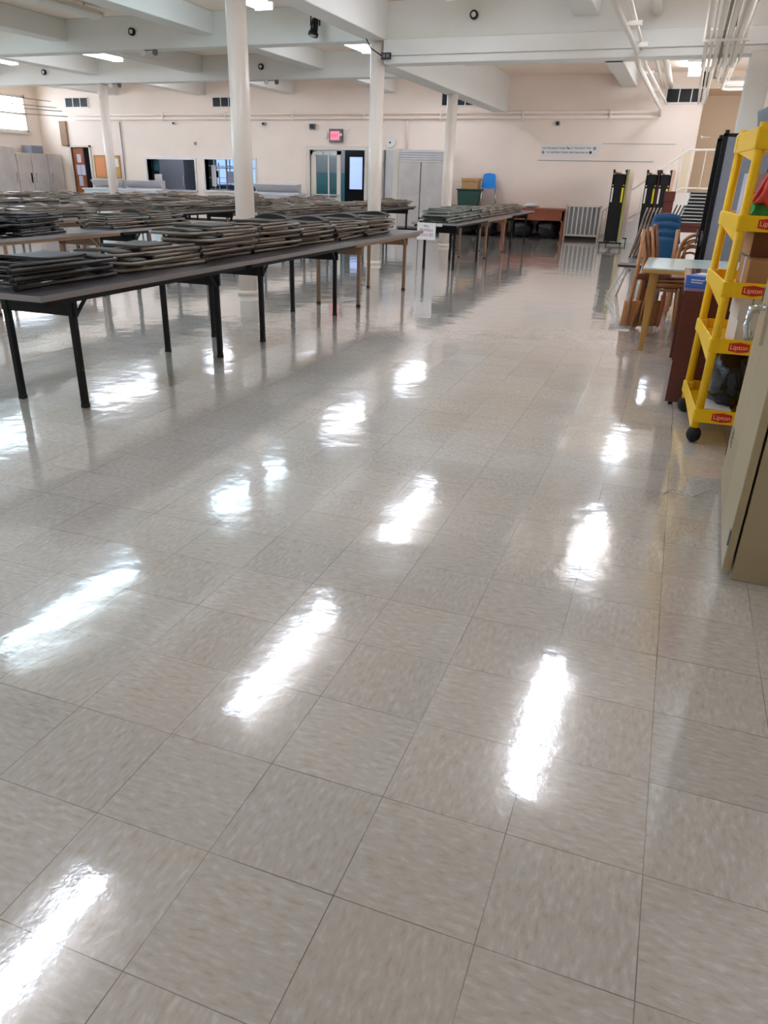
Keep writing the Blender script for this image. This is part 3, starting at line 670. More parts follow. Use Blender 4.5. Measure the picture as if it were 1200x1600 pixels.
# ------------------------------------------------------------------ folded cafeteria tables on trucks
def truck(x, y, wb, wt, lab, edge, ln=1.9, ov=.1):
    t = thing('folded_cafeteria_table', lab, 'table', (x, y, 0))
    f = MB().box(0, .03, 0, .03, .1, 1.65).box(wb - .03, wb, 0, .03, .1, 1.65).box(0, wb, 0, .03, 1.34, 1.56).box(0, wb, .004, .03, .15, 1.4)
    f.build('end_frame', 'black_metal', t, .004)
    for xx in (.02, wb - .02): MB().ball((xx, .01, 1.62), .028).build('bolt_cap', 'black_plastic', t)
    b = MB()
    for xx in (.03, wb - .035):
        for z in (1.33, 1.56): b.cyl((xx, -.004, z), (xx, .0, z), .014, 10)
    b.build('bolts', 'steel', t)
    box(.02, .055, -.003, 0, .98, 1.28).build('white_sticker', 'white_tag', t); box(wb - .065, wb - .025, -.003, 0, .98, 1.28).build('yellow_sticker', 'yellow_tag', t)
    box(wb, wb + wt, .02, ln, .16, 1.64).build('tabletop', 'truck_tan', t); box(wb, wb + wt + .006, .0, .02, .15, 1.65).build('top_edge', edge, t)
    box(.0, .05, .03, ln, .16, 1.6).build('tabletop', 'mahogany', t)
    bs = MB().box(-ov, wb + ov, -.02, .03, .1, .13).box(-ov, wb + ov, ln - .05, ln, .1, .13).box(.05, .09, 0, ln, .1, .14)
    bs.build('base_frame', 'black_metal', t)
    for xx in (.02 - ov, wb - .02 + ov):
        for yy in (0, ln - .03): MB().cyl((xx - .012, yy, .05), (xx + .012, yy, .05), .05, 14).build('caster', 'steel_dark', t)
truck(-1.60, 19.6, .30, .045, 'folded cafeteria table on casters, leftmost of the three tall black ones', 'olive_edge')
truck(-.87, 19.3, .25, .03, 'folded cafeteria table on casters, middle of the three tall black ones', 'mahogany', 1.7, 0)
truck(-.585, 19.2, .235, .045, 'folded cafeteria table on casters, rightmost of the three tall black ones', 'truck_tan', 1.7, 0)

# leaning folded chairs
for k in range(6):
    src = [v[0] for kk, v in CH.items() if kk == ('taupe', False, True) and v[1]]
    o = copy_tree(src[0]); o.location = (-.80 + k * .053, 17.55, .475); o.rotation_euler = (PI / 2, 0, 0)
    mtx = Matrix.Translation((-.78 + k * .066, 17.6, .47)) @ Matrix.Rotation(.20, 4, 'Y') @ Matrix.Rotation(PI / 2, 4, 'Z') @ Matrix.Rotation(PI / 2, 4, 'X')
    o.matrix_world = mtx
    tag(o, 'folded metal chair leaning upright, %s from the left before the cafeteria tables' % ORD[k], 'chair', 'folded chairs leaning upright')

# dark table with the stack of black folding chairs
t = thing('dark_table', 'dark brown table carrying the stack of black folding chairs', 'table', (-.24, 14.0, 0))
box(0, .72, 0, .9, .775, .815).build('tabletop', 'mahogany', t, .004); box(.04, .68, .03, .05, .68, .775).build('apron', 'mahogany', t)
for x in (.04, .64):
    for y in (.04, .82): box(x, x + .04, y, y + .04, 0, .775).build('leg', 'mahogany', t)
def padded_chair(lab, loc, rz=0, rot=None):
    t = thing('padded_folding_chair', lab, 'chair', loc, rz, 'black padded folding chairs')
    MB().tube([(-.22, -.42, .012), (-.22, .40, .012), (-.18, .44, .012), (.18, .44, .012), (.22, .40, .012), (.22, -.42, .012), (.18, -.44, .012), (-.18, -.44, .012)], .010, 8, True).build('frame', 'frame_silver', t)
    box(-.215, .215, -.43, -.02, .02, .046).build('seat', 'black_plastic', t, .006); box(-.21, .21, .10, .42, .018, .046).build('backrest', 'black_plastic', t, .006)
    if rot: t.rotation_euler = rot
for k in range(9): padded_chair('black padded folding chair, %s in the flat stack on the dark table' % lvl(k, 9), (.19 + .012 * k + rc.uniform(-.02, .02), 14.46, .817 + .05 * k))
for k in range(3):
    t = thing('black_panel', 'small black panel leaning against the flat chair stack, %s from the left' % ORD[k], 'panel', (-.19 + .055 * k, 14.25, .815), 0, 'black panels leaning on the dark table'); t.rotation_euler[1] = .32
    box(0, .018, 0, .36, .006, .27).build('sheet', 'black_plastic', t); box(-.003, .021, -.004, .0, .006, .27).build('edge', 'steel_dark', t)
t = thing('lectern', 'dark red wooden lectern in front of the rightmost folded cafeteria table', 'lectern', (-.34, 15.6, 0))
box(0, .16, 0, .4, 0, 1.1).build('body', 'mahogany', t, .004); box(-.01, .17, -.02, .42, 1.1, 1.26).build('reading_top', 'mahogany', t, .004)

# ------------------------------------------------------------------ stairs, railing and gate by the back wall
st = MB(); poly = [(-1.9, 0)]
for k in range(7): poly += [(-1.9 + .26 * k, .17 * (k + 1)), (-1.9 + .26 * (k + 1), .17 * (k + 1))]
poly += [(-.08, .17 * 7), (-.08, 0)]
struct('stairs', st.prism(poly, 'y', 21.66, YB - .02).box(-.08, 3.9, 21.66, 24.15, 0, 1.19), 'stair_white')
t = thing('stair_railing', 'white metal railing climbing the stairs on the back wall', 'railing', (0, 21.62, 0))
MB().tube([(-1.9, 0, .08), (-1.9, 0, .72), (-.12, 0, 2.12), (.5, 0, 2.13), (3.5, 0, 2.13)], .025, 8).build('handrail', 'pipe_paint', t)
MB().tube([(-1.9, 0, .15), (-.12, 0, 1.30), (3.5, 0, 1.30)], .018, 8).build('lower_rail', 'pipe_paint', t)
for k in range(14):
    x = -1.8 + .26 * k; z1 = min(2.12, .72 + (x + 1.9) * .787); z0 = min(1.30, .15 + (x + 1.9) * .646)
    MB().cyl((x, 0, z0), (x, 0, z1), .011, 6).build('baluster', 'pipe_paint', t)
struct('door_4', box(-.21, -.04, YB - .03, YB, 1.19, 2.12).box(-.235, -.21, YB - .045, YB, 1.19, 2.15).box(-.13, -.115, YB - .04, YB, 1.19, 2.12), 'beige_door')
t = thing('wall_lamp', 'small chrome lamp on the wall above the stair landing', 'lamp', (.2, 21.9, 2.40))
MB().ball((-.08, -.1, 0), .05, .04, .035).build('shade', 'chrome', t); MB().tube([(-.05, -.1, 0), (.12, 0, -.01), (.12, .6, -.01)], .016, 8).build('arm', 'steel', t)
t = thing('folding_gate', 'white metal gate panel leaning at the foot of the stairs', 'gate', (-2.83, 21.8, 0))
MB().box(0, .9, 0, .03, .80, .84).box(0, .9, 0, .03, .1, .14).box(0, .04, 0, .03, 0, .84).box(.86, .9, 0, .03, 0, .84).build('frame', 'pipe_paint', t)
for k in range(7): box(.07 + .115 * k, .07 + .115 * k + .035, .004, .024, .14, .80).build('pale', 'pipe_paint', t)
box(.04, .86, .03, .04, .14, .80).build('mesh_panel', 'hall_grey', t)

# ------------------------------------------------------------------ long table at the back wall and what is on it
t = thing('long_table', 'long reddish wooden table standing against the back wall', 'table', (-6.05, 21.66, 0))
box(0, 3.23, 0, .7, .69, .735).build('tabletop', 'rust_wood', t, .004); box(1.6, 3.2, .03, .05, .45, .69).build('apron', 'rust_wood', t)
for x in (.02, 1.6, 3.15): box(x, x + .05, .03, .66, 0, .69).build('leg_panel', 'rust_wood', t)
def blob(name, lab, cat, x, y, z, rx, ry, rz, m, sd):
    o = MB().ball((0, 0, rz), rx, ry, rz, 16, 10, .1, sd).build(name, m); o.location = (x, y, z); return tag(o, lab, cat, 'bags under the long back table' if 'under' in lab else None)
blob('garbage_bag', 'shiny black garbage bag under the right end of the long back table', 'bag', -3.25, 22.0, 0, .32, .28, .27, 'garbage_black', 5)
blob('garbage_bag', 'black garbage bag under the middle of the long back table', 'bag', -3.95, 22.0, 0, .3, .28, .27, 'garbage_black', 6)
blob('garbage_bag', 'black garbage bag under the left half of the long back table', 'bag', -4.95, 22.0, 0, .34, .28, .26, 'garbage_black', 8)
blob('garbage_bag', 'black garbage bag under the left end of the long back table', 'bag', -5.6, 22.0, 0, .34, .28, .25, 'garbage_black', 9)
blob('plastic_bag', 'crumpled white plastic bag on the long table at the back wall', 'bag', -3.75, 21.95, .735, .2, .16, .06, 'white_cloth', 10)
blob('cloth_bundle', 'white cloth bundle left of the crumpled bag on the long table', 'cloth', -4.2, 21.95, .735, .2, .16, .035, 'white_cloth', 12)
t = thing('storage_tub', 'dark green plastic tub on the long table at the back wall', 'tub', (-5.46, 22.0, .735))
MB().prism([(-.27, 0), (.27, 0), (.31, .38), (-.31, .38)], 'y', -.2, .2).build('body', 'green_tub', t, .015); box(-.33, .33, -.22, .22, .38, .415).build('lid', 'green_tub', t, .01)
t = thing('cardboard_box', 'brown cardboard box on top of the dark green tub', 'box', (-5.44, 22.0, 1.15))
box(-.22, .22, -.17, .17, 0, .19).build('body', 'cardboard', t, .003); box(-.24, .25, -.19, .19, .19, .26).build('lid', 'cardboard', t, .003)

# ------------------------------------------------------------------ refrigerators and doors on the back wall
def fridge(lab, x0, x1, y0, y1, h, doors, vent=True):
    t = thing('refrigerator', lab, 'refrigerator', ((x0 + x1) / 2, y0, 0)); W = (x1 - x0) / 2
    box(-W, W, .03, y1 - y0, .1, h).build('body', 'steel', t, .004); box(-W + .03, W - .03, .06, y1 - y0, 0, .1).build('plinth', 'black_metal', t)
    box(-W + .01, W - .01, .024, .031, .12, h - .3).build('gap_shade', 'black_metal', t)  # black sheet behind the doors deepens the shade in their gaps
    zt = h - .3 if vent else h - .03
    if vent:
        v = MB()
        for k in range(5): v.box(-W, W, .0, .03, h - .29 + k * .058, h - .29 + k * .058 + .04)
        v.build('vent_grille', 'steel_light', t)
    dw = 2 * W / doors
    for k in range(doors):
        d = box(-W + k * dw + .012, -W + (k + 1) * dw - .012, -.01, .025, .14, zt).build('door', 'steel', t, .006)
        hx = -W + (k + 1) * dw - .16 if (doors > 1 and k % 2 == 0) else -W + k * dw + .16
        MB().bar((hx - .11, -.03, 1.02), (hx + .11, -.03, 1.02), .025, .03).build('handle', 'frame_silver', d)
    return t
fridge('double door stainless refrigerator behind the third column on the back wall', -7.52, -6.22, 21.98, YB - .02, 2.07, 2)
fridge('narrow stainless refrigerator beside the open wall door, behind the junction box column', -8.46, -7.98, 21.98, YB - .02, 2.07, 1)
struct('trim_6', box(-7.95, -7.72, 22.1, YB, 0, 2.07), 'steel_light'); struct('trim_7', box(-7.72, -7.56, 22.1, YB, 0, 2.1), 'door_paint')
# double door
fr = MB().box(-10.50, -10.40, YB - .06, YB + .2, 0, 2.06).box(-8.68, -8.58, YB - .06, YB + .2, 0, 2.06).box(-10.50, -8.58, YB - .06, YB + .2, 2.06, 2.16)
dr = struct('door_2', fr, 'door_paint')
lf = MB().box(-10.38, -9.44, YB, YB + .05, 0, .82).box(-10.38, -10.22, YB, YB + .05, .82, 2.04).box(-9.56, -9.44, YB, YB + .05, .82, 2.04).box(-10.38, -9.44, YB, YB + .05, 1.94, 2.04).box(-9.84, -9.80, YB, YB + .05, .82, 1.94).build('left_leaf', 'door_paint', dr)
box(-10.22, -9.56, YB + .02, YB + .028, .82, 1.94).build('leaf_glass', 'pane_glass', lf)
MB().tube([(-10.34, YB - .06, .88), (-9.47, YB - .06, .88)], .022, 8).build('push_bar', 'frame_silver', lf)
box(-10.3, -9.98, YB - .05, YB, 1.93, 2.01).build('door_closer', 'frame_silver', lf)
box(-8.74, -8.69, YB + .2, YB + 1.1, 0, 2.04).build('right_leaf', 'door_paint', dr)
hw = tag(MB().box(-9.9, -9.85, 24.1, 24.14, .98, 1.97).box(-9.42, -9.37, 24.1, 24.14, .98, 1.97).box(-9.9, -9.37, 24.1, 24.14, .98, 1.03).box(-9.9, -9.37, 24.1, 24.14, 1.93, 1.97).build('window_5', 'black_metal'), kind='structure')
box(-9.86, -9.41, 24.12, 24.13, 1.02, 1.94).build('pane', 'hall_day', hw)
struct('hall_shade_sheet', box(-10.02, -8.3, 24.14, 24.18, 0, 3.0), 'black_metal')  # black sheet standing in for the unlit part of the hall
# exit sign, bell, cameras
t = thing('exit_sign', 'lit red exit sign above the wall door', 'sign', (-9.56, YB - .10, 2.42))
box(-.2, .2, 0, .1, -.17, .17).build('housing', 'steel_dark', t, .004); box(-.15, .12, -.012, 0, -.11, .11).build('lit_face', 'exit_red', t)
text('EXIT', .11, 'exit_letter', 'lettering', t, facing(-.015, -.014, 0)); MB().ball((-.29, .02, 0), .035, .05, .08).build('lamp_head', 'paper_white', t); MB().ball((.17, -.03, .02), .05).build('lamp_head', 'fixture_white', t)
t = thing('alarm_bell', 'white round alarm bell on the back wall right of the junction box column', 'bell', (-7.92, YB - .07, 2.26))
MB().cyl((0, .07, 0), (0, 0, 0), .14, 28, .12).build('dome', 'paper_white', t); MB().cyl((0, 0, 0), (0, -.012, 0), .025, 12).build('hub', 'black_metal', t)
def small_box(name, lab, cat, x, z, wd, h, m, d=.1, lens=True):
    t = thing(name, lab, cat, (x, YB - d, z)); box(-wd / 2, wd / 2, 0, d, -h / 2, h / 2).build('body', m, t, .006)
    if lens: MB().cyl((0, -.03, 0), (0, 0, 0), min(wd, h) * .35, 12).build('lens', 'black_plastic', t)
small_box('security_camera', 'small dark camera on the back wall left of the exit sign', 'camera', -10.3, 2.65, .16, .14, 'steel_dark')
small_box('emergency_light', 'small grey emergency light on the back wall above the right hatch', 'light', -11.85, 2.72, .1, .08, 'hall_grey')
small_box('sensor', 'tiny grey sensor on back wall between the two kitchen hatches', 'sensor', -14.25, 2.2, .07, .08, 'hall_grey', .05, False)
small_box('sensor', 'tiny sensor below the wall pipes left of the right hatch', 'sensor', -14.95, 2.74, .1, .08, 'frame_silver', .06)
small_box('sensor', 'small sensor under the wall pipes above the banner', 'sensor', -3.38, 2.72, .1, .1, 'hall_grey', .06)
# banner
t = thing('banner', 'white paper banner with two lines of black lettering on the back wall', 'banner', (-3.0, YB - .006, 2.11))
box(-.74, .74, 0, .004, -.16, .14).build('sheet', 'white_card', t)
text('DO THE RIGHT THING', .058, 'ink', 'lettering', t, facing(-.40, -.002, .045)); text('AT THE RIGHT TIME', .058, 'ink', 'lettering', t, facing(.27, -.002, .05))
text('IN THE RIGHT PLACE  FOR THE LOVE OF', .058, 'ink', 'lettering', t, facing(-.06, -.002, -.05))
box(-.1, -.02, -.002, 0, .02, .045, Matrix.Rotation(.35, 4, 'Y')).build('bird_mark', 'ink', t)
MB().cyl((.62, -.002, .05), (.62, 0, .05), .04, 16).build('round_mark', 'hall_grey', t); MB().cyl((-.68, -.002, -.05), (-.68, 0, -.05), .035, 16).build('round_mark', 'hall_grey', t); MB().cyl((.53, -.002, -.045), (.53, 0, -.045), .035, 16).build('heart_mark', 'ink', t)
struct('trim_8', box(-3.8, -.9, YB - .012, YB, 1.865, 1.88).box(-2.2, -.45, YB - .012, YB, 2.265, 2.275), 'hall_grey')
# vents
def vent(x0, x1, z0, z1, lab, n):
    t = thing('air_vent', lab, 'vent', ((x0 + x1) / 2, YB - .03, (z0 + z1) / 2)); W, H = (x1 - x0) / 2, (z1 - z0) / 2
    box(-W, W, .015, .03, -H, H).build('backing', 'black_metal', t)
    f = MB().box(-W - .03, W + .03, 0, .03, H, H + .03).box(-W - .03, W + .03, 0, .03, -H - .03, -H).box(-W - .03, -W, 0, .03, -H, H).box(W, W + .03, 0, .03, -H, H)
    for k in range(1, n): f.box(-W + 2 * W * k / n - .012, -W + 2 * W * k / n + .012, 0, .03, -H, H)
    f.build('frame', 'ceiling_paint', t)
    s = MB()
    for k in range(9): s.box(-W, W, .008, .014, -H + 2 * H * (k + .5) / 9 - .006, -H + 2 * H * (k + .5) / 9 + .006)
    s.build('louvers', 'black_plastic', t)
vent(-18.95, -18.1, 3.2, 3.44, 'wall air vent at the far left of the back wall', 3)
vent(-13.55, -12.75, 3.17, 3.40, 'wall air vent above the right kitchen hatch', 3)
vent(-6.5, -5.55, 3.15, 3.42, 'wall air vent above the double door refrigerator', 3)
vent(-.84, .0, 3.17, 3.45, 'black wall air vent at the right, beside the ceiling pipes', 3)

# pipes along the back wall
for z, r, lab in ((2.97, .028, 'upper thin wall pipe running along the back wall'), (2.86, .036, 'lower wall pipe running along the back wall')):
    t = thing('wall_pipe', lab, 'pipe', (0, YB - .07, z), 0, None)
    MB().cyl((-18.6, 0, 0), (-.95, 0, 0), r, 10).build('tube', 'wall_paint', t)
    for k in range(8): box(-17.5 + 2.2 * k - .02, -17.5 + 2.2 * k + .02, -.045, .07, -.05, .05).build('clip', 'pipe_paint', t)
t = thing('conduit', 'thin vertical conduit on the back wall beside the cork board', 'conduit', (-16.95, YB - .03, 0))
MB().cyl((0, 0, .3), (0, 0, 2.78), .018, 8).build('tube', 'hall_grey', t)
t = thing('conduit', 'vertical conduit between the two refrigerators', 'conduit', (-7.45, YB - .03, 0)); MB().cyl((0, 0, 2.1), (0, 0, 2.84), .025, 8).build('tube', 'wall_paint', t)
# pipes along the left wall
for k, z in enumerate((3.38, 3.2, 3.1, 2.95)):
    t = thing('wall_pipe', 'thin dark pipe crossing the left window, %s from the top' % ORD[k], 'pipe', (XL + .35, 0, z), 0, None)
    MB().tube([(0, 14, 0), (0, 21.6, 0), (.35 + .2 * k, 22.3, -.03)], .012, 8).build('tube', 'pipe_grey', t)
# pipes of the right-hand ceiling
t = thing('ceiling_pipe', 'pair of long white pipes slanting along the ceiling right of the banner', 'pipe', (0, 0, 0))
MB().tube([(-1.06, 9.2, 3.08), (-.99, 12.9, 3.06), (-.97, 13.7, 2.93), (-.93, 22.1, 3.02), (-.93, 22.3, 2.88)], .038, 10).build('tube', 'pipe_paint', t)
MB().tube([(-.93, 9.2, 3.2), (-.93, 12.9, 3.12), (-.88, 13.7, 2.95), (-.80, 22.2, 3.12)], .024, 10).build('tube', 'pipe_paint', t)
for y in (11.0, 12.6, 15, 17.5, 20): box(-1.03, -.82, y - .02, y + .02, 2.98 if y > 13.5 else 3.04, 3.02 if y > 13.5 else 3.09).build('clamp', 'pipe_paint', t)
t = thing('ceiling_pipe', 'stubby thick white pipe meeting the beam', 'pipe', (0, 0, 0)); MB().cyl((-.79, 8.95, 3.56), (-.79, 13.1, 3.52), .07, 16).build('tube', 'pipe_paint', t)
t = thing('ceiling_pipe', 'short white pipe beyond the beam left of the ceiling light', 'pipe', (0, 0, 0)); MB().cyl((-.79, 17.0, 3.52), (-.79, 22.3, 3.5), .06, 16).build('tube', 'pipe_paint', t)
MB().cyl((-.95, 17.0, 3.5), (-.95, 22.3, 3.48), .04, 12).build('tube', 'pipe_paint', t)
bx = [(-.09, .028, 3.14, 'pipe_paint'), (-.02, .02, 3.16, 'pipe_paint'), (.05, .03, 3.14, 'pipe_paint'), (.11, .02, 3.17, 'pipe_grey'), (.18, .035, 3.15, 'pipe_paint'), (.25, .02, 3.16, 'pipe_paint'), (.30, .03, 3.14, 'pipe_paint'), (.37, .018, 3.17, 'pipe_paint')]
for k, (x, r, z, m) in enumerate(bx):
    t = thing('ceiling_pipe', '%s pipe, %s from the left in the ceiling pipe bundle at right' % ('grey' if m == 'pipe_grey' else 'white', ORD[k]), 'pipe', (x, 0, z), 0, 'ceiling pipe bundle')
    e = 21.8 if k < 3 else 15.6 + k * .5
    MB().tube([(0, 9, 0), (0, 12.7, 0), (0, 13.0, -.2), (0, 13.7, -.22), (0, 14.1, -.06), (0, e, -.04)] + ([] if k < 3 else [(.08, e + .2, -.04), (3, e + .2, -.04)]), r, 10).build('tube', m, t)
t = thing('pipe_hanger', 'white strut frame holding the ceiling pipe bundle before the beam', 'hanger', (0, 12.6, 0))
MB().box(-.14, .42, -.02, .02, 3.07, 3.10).box(-.14, .42, -.02, .02, 3.19, 3.215).box(-.14, -.12, -.01, .01, 3.07, ZC).box(.40, .42, -.01, .01, 3.07, ZC).build('strut', 'pipe_paint', t)
t = thing('valve', 'dark valve fitting among the ceiling pipes at right', 'valve', (.20, 12.2, 3.2)); MB().cyl((0, 0, -.03), (0, 0, .06), .03, 12).build('body', 'black_metal', t); MB().cyl((0, -.07, .07), (0, .07, .07), .014, 8).build('handle', 'black_metal', t)

# beam mounted fittings
def round_fitting(x, y, z, lab):
    t = thing('round_speaker', lab, 'speaker', (x, y, z)); MB().cyl((0, 0, 0), (0, -.05, 0), .06, 18).build('rim', 'black_metal', t); MB().cyl((0, -.05, 0), (0, -.055, 0), .035, 14).build('face', 'frame_silver', t)
round_fitting(-9.44, 13.1, 3.56, 'small round black fitting on the left part of the middle beam')
round_fitting(-3.38, 13.1, 3.57, 'small round black fitting on the beam right of the junction box column')
round_fitting(-15.41, 17.6, 3.56, 'small round black fitting on the far beam at far left')
round_fitting(-9.34, 17.6, 3.55, 'small round black fitting on the far beam near the middle')
t = thing('stage_light', 'black stage spotlight hanging from the beam beside the girder', 'spotlight', (-5.88, 12.9, 3.5), .3)
MB().tube([(0, .05, .08), (-.02, -.02, -.1)], .055, 16, r1=.06).build('barrel', 'black_metal', t); MB().tube([(-.02, -.02, -.1), (-.03, -.03, -.14)], .08, 16).build('front_rim', 'black_metal', t); MB().cyl((-.03, -.031, -.141), (-.0305, -.0315, -.144), .06, 16).build('lens', 'frame_silver', t)
MB().tube([(-.07, .03, -.0), (-.07, .06, .2), (.07, .06, .2), (.07, .03, .0)], .012, 6).build('yoke', 'black_metal', t); MB().cyl((0, .06, .2), (0, .2, .2), .02, 8).build('clamp', 'black_metal', t)
MB().tube([(.0, .1, .12), (.2, .14, .09), (.42, .14, .11)], .007, 6).build('cable', 'black_plastic', t)
def spot_pair(x, y, z, lab):
    t = thing('spotlight', lab, 'spotlight', (x, y, z))
    for s in (-1, 1): h = MB().tube([(s * .13, 0, .05), (s * .13 + .04, -.08, .01)], .03, 12, r1=.05).build('lamp_head', 'fixture_white' if s < 0 else 'steel_dark', t)
    box(-.16, .16, -.02, .02, .05, .07).build('bracket', 'steel_dark', t)
spot_pair(-9.2, 13.2, 3.24, 'twin small spotlights under the middle beam at left'); spot_pair(-13.4, 17.7, 3.24, 'twin small spotlights beside the far left column top'); spot_pair(-9.15, 17.7, 3.24, 'twin small spotlights under the far beam near the middle')
t = thing('junction_box', 'black junction box with cable on top of the second column', 'box', (-4.70, 13.0, 3.08))
box(-.09, .06, -.03, .03, -.05, .04).build('body', 'black_plastic', t, .006); box(-.07, -.02, -.034, -.03, -.03, .02).box(-.005, .045, -.034, -.03, -.03, .02).build('sockets', 'steel_dark', t)
MB().tube([(-.09, .0, .0), (-.25, -.08, .1), (-.36, -.1, .3), (-.4, -.1, .46)], .009, 6).build('cable', 'black_plastic', t)

# ------------------------------------------------------------------ kitchen hatches and what shows through
for i, (x0, x1, z0, z1) in enumerate(HATCH):
    f = MB().box(x0 - .05, x0, YB - .03, YB + .2, z0 - .05, z1 + .05).box(x1, x1 + .05, YB - .03, YB + .2, z0 - .05, z1 + .05).box(x0, x1, YB - .03, YB + .2, z1, z1 + .05).box(x0 - .05, x1 + .05, YB - .1, YB + .22, z0 - .05, z0)
    tag(f.build('window_%d' % (i + 3), 'steel_light'), kind='structure')
def simple(name, lab, cat, mb, m, loc, bev=.004, grp=None):
    o = mb.build(name, m, None, bev); o.location = loc; return tag(o, lab, cat, grp)
simple('poster', 'teal poster with pale lettering inside the left kitchen hatch', 'poster', box(0, .22, 0, .01, 0, .3), 'teal_poster', (-16.02, 22.66, 1.42), 0)
simple('notice', 'white notice below the teal poster in the left hatch', 'notice', box(0, .28, 0, .01, 0, .35), 'paper_white', (-16.02, 22.66, .98), 0)
t = thing('steel_cupboard', 'pale grey cupboard seen through the left kitchen hatch', 'cupboard', (-16.2, 23.2, 0)); box(0, .95, 0, .7, .0, 1.95).build('body', 'kitchen_grey', t); box(.9, .93, -.03, 0, 1.0, 1.3).build('handle', 'chrome', t)
t = thing('kitchen_rack', 'dark wire rack with pans seen through the left hatch', 'rack', (-15.1, 24.0, 0))
for x in (0, .5, .95): MB().cyl((x, 0, 0), (x, 0, 2.0), .03, 8).build('post', 'steel', t)
for z in (.9, 1.25, 1.6): box(0, 1.0, -.02, .4, z, z + .02).build('shelf', 'steel', t)
simple('stock_pot', 'dark cooking pot on the kitchen rack', 'pot', MB().cyl((0, 0, 0), (0, 0, .2), .14, 16), 'black_metal', (-14.7, 24.2, 1.27), 0)
kw = tag(MB().box(0, 1.75, 0, .03, .0, .04).box(0, 1.75, 0, .03, .84, .88).box(0, .04, 0, .03, 0, .88).box(1.71, 1.75, 0, .03, 0, .88).box(0, 1.75, 0, .03, .55, .59).box(.56, .6, 0, .03, 0, .88).box(1.15, 1.19, 0, .03, 0, .88).build('window_6', 'steel_light'), kind='structure'); kw.location = (-15.95, 26.3, 1.0)
box(.02, 1.73, .035, .04, .02, .86).build('pane', 'kitchen_day', kw)
t = thing('kitchen_shelf', 'steel shelf unit seen through the right kitchen hatch', 'shelf', (-14.2, 23.6, 0))
for x in (0, .75, 1.6): MB().cyl((x, 0, 0), (x, 0, 1.7), .02, 8).build('post', 'steel', t)
for z in (1.1, 1.55): box(0, 1.65, -.02, .4, z, z + .025).build('shelf', 'steel_light', t)
simple('white_crate', 'white crate on the kitchen shelf behind the right hatch', 'crate', box(0, .3, 0, .3, 0, .32), 'lavender', (-13.9, 23.62, 1.13))
simple('notice', 'white notice with red strip at left inside the right hatch', 'notice', box(0, .16, 0, .01, 0, .6), 'paper_white', (-13.9, 22.66, 1.02), 0)
# door to the left with papers
f = MB().box(-19.07, -18.99, YB - .04, YB + .2, 0, 2.12).box(-18.27, -18.2, YB - .04, YB + .2, 0, 2.12).box(-19.07, -18.2, YB - .04, YB + .2, 2.06, 2.12)
d1 = struct('door_1', f, 'door_paint')
box(-18.98, -18.55, YB + .03, YB + .07, 0, 2.05).build('leaf', 'wood_door', d1)
for k, (x, z, h) in enumerate(((-18.82, 1.62, .24), (-18.88, 1.25, .3), (-18.70, 1.25, .3), (-18.84, .92, .3))): simple('door_notice', 'white paper on the wooden door at far left, %s from the top' % ORD[k], 'paper', box(0, .16, 0, .004, 0, h), 'lavender', (x, YB + .022, z), 0, 'papers on the wooden door')
t = thing('cork_board', 'wood framed cork board covered with papers on the back wall', 'board', (-17.6, YB - .04, 1.21))
box(-.47, .47, .01, .04, 0, .6).build('cork', 'cork', t); MB().box(-.5, .5, 0, .04, -.03, 0).box(-.5, .5, 0, .04, .6, .63).box(-.5, -.47, 0, .04, 0, .6).box(.47, .5, 0, .04, 0, .6).build('frame', 'tan_wood', t)
for k, (x, z, w_, h, m, nm) in enumerate(((-.45, .05, .36, .5, 'orange_paper', 'orange photo sheet'), (.05, .3, .2, .26, 'orange_paper', 'orange leaflet'), (.06, .04, .18, .22, 'paper_white', 'white leaflet'), (.3, .3, .14, .24, 'paper_white', 'small white list'))):
    simple('notice', '%s pinned on the cork board' % nm, 'paper', box(0, w_, 0, .004, 0, h), m, (-17.6 + x, YB - .036, 1.21 + z), 0, None)
simple('wall_board', 'narrow brown wooden board high on the back wall at far left', 'board', box(0, .26, 0, .06, 0, .7), 'brown_board', (-19.3, YB - .062, 2.1))
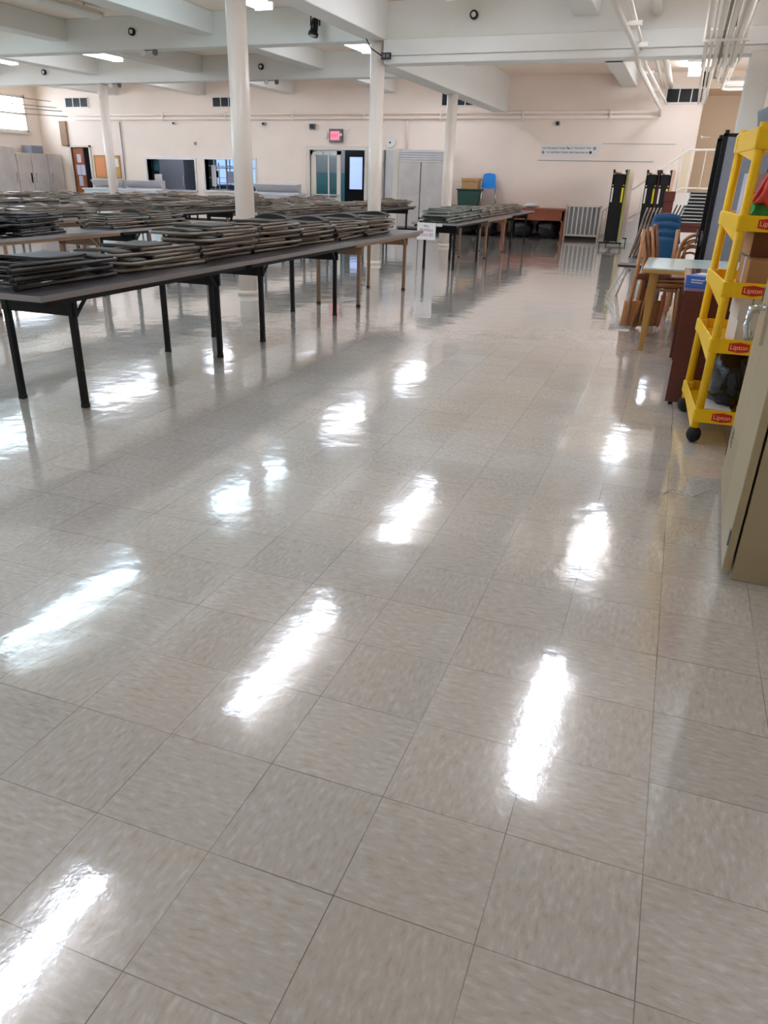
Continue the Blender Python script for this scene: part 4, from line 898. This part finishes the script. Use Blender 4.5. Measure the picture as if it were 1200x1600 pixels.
# serving counters
def counter(x0, x1, lab, m):
    t = thing('serving_counter', lab, 'counter', (x0, 21.0, 0)); W = x1 - x0
    box(0, W, 0, .75, .1, .86).build('body', m, t, .005); box(.03, W - .03, .04, .72, 0, .1).build('plinth', 'black_metal', t); box(-.03, W + .03, -.05, .78, .86, .9).build('worktop', 'steel_light', t, .004)
    box(.05, W - .05, .4, .7, .9, .93).prism([(.25, 1.13), (.62, 1.16), (.62, .93), (.5, .93)], 'x', .06, W * .95).build('serving_hood', 'steel_light', t)
    for k in range(3):
        d = box(.04 + k * W / 3, (k + 1) * W / 3 - .02, -.015, 0, .15, .8).build('door_panel', m, t); box((k + .8) * W / 3, (k + .8) * W / 3 + .03, -.03, -.015, .6, .75).build('handle', 'chrome', d)
counter(-11.75, -10.25, 'stainless serving counter between the right hatch and the wall door', 'steel_light')
counter(-17.5, -16.35, 'pale blue white serving counter below the cork board', 'kitchen_white')
counter(-16.25, -14.85, 'pale serving counter below the left kitchen hatch', 'kitchen_white')
# steel cabinets along the left wall
ys = [19.0, 20.35, 20.98, 21.69, 22.36]
for k in range(4):
    h = 2.0 if k == 0 else 1.84
    t = thing('steel_cabinet', 'tall stainless cabinet on the left wall, %s from the back wall corner' % ORD[3 - k], 'cabinet', (-19.4, ys[k], 0), 0, 'steel cabinets on the left wall'); W = ys[k + 1] - ys[k]
    box(-.7, 0, .005, W - .005, .08, h).build('body', 'steel', t, .005); box(-.65, -.03, .02, W - .02, 0, .08).build('plinth', 'black_metal', t)
    d = box(0, .03, .012, W - .012, .12, h - .03).build('door', 'steel', t, .006)
    yy = (W - .1) if k in (0, 1) else .1
    MB().bar((.05, yy, 1.0), (.05, yy, 1.28), .03, .03).build('handle', 'black_metal' if k == 1 else 'chrome', d)
simple('carton', 'pale carton on top of the steel cabinets in the left corner', 'carton', box(0, .4, 0, .5, 0, .22), 'kitchen_grey', (-19.9, 21.2, 1.842))

t = tag(MB().tube([(.152, 3.739, .003), (.192, 3.831, .003), (.24, 3.815, .003), (.287, 3.754, .003), (.335, 3.839, .003), (.377, 3.895, .003), (.403, 3.86, .003)], .003, 6).build('cord', 'white_card'), 'thin pale cord lying on the floor beside the tan cabinet', 'cord')
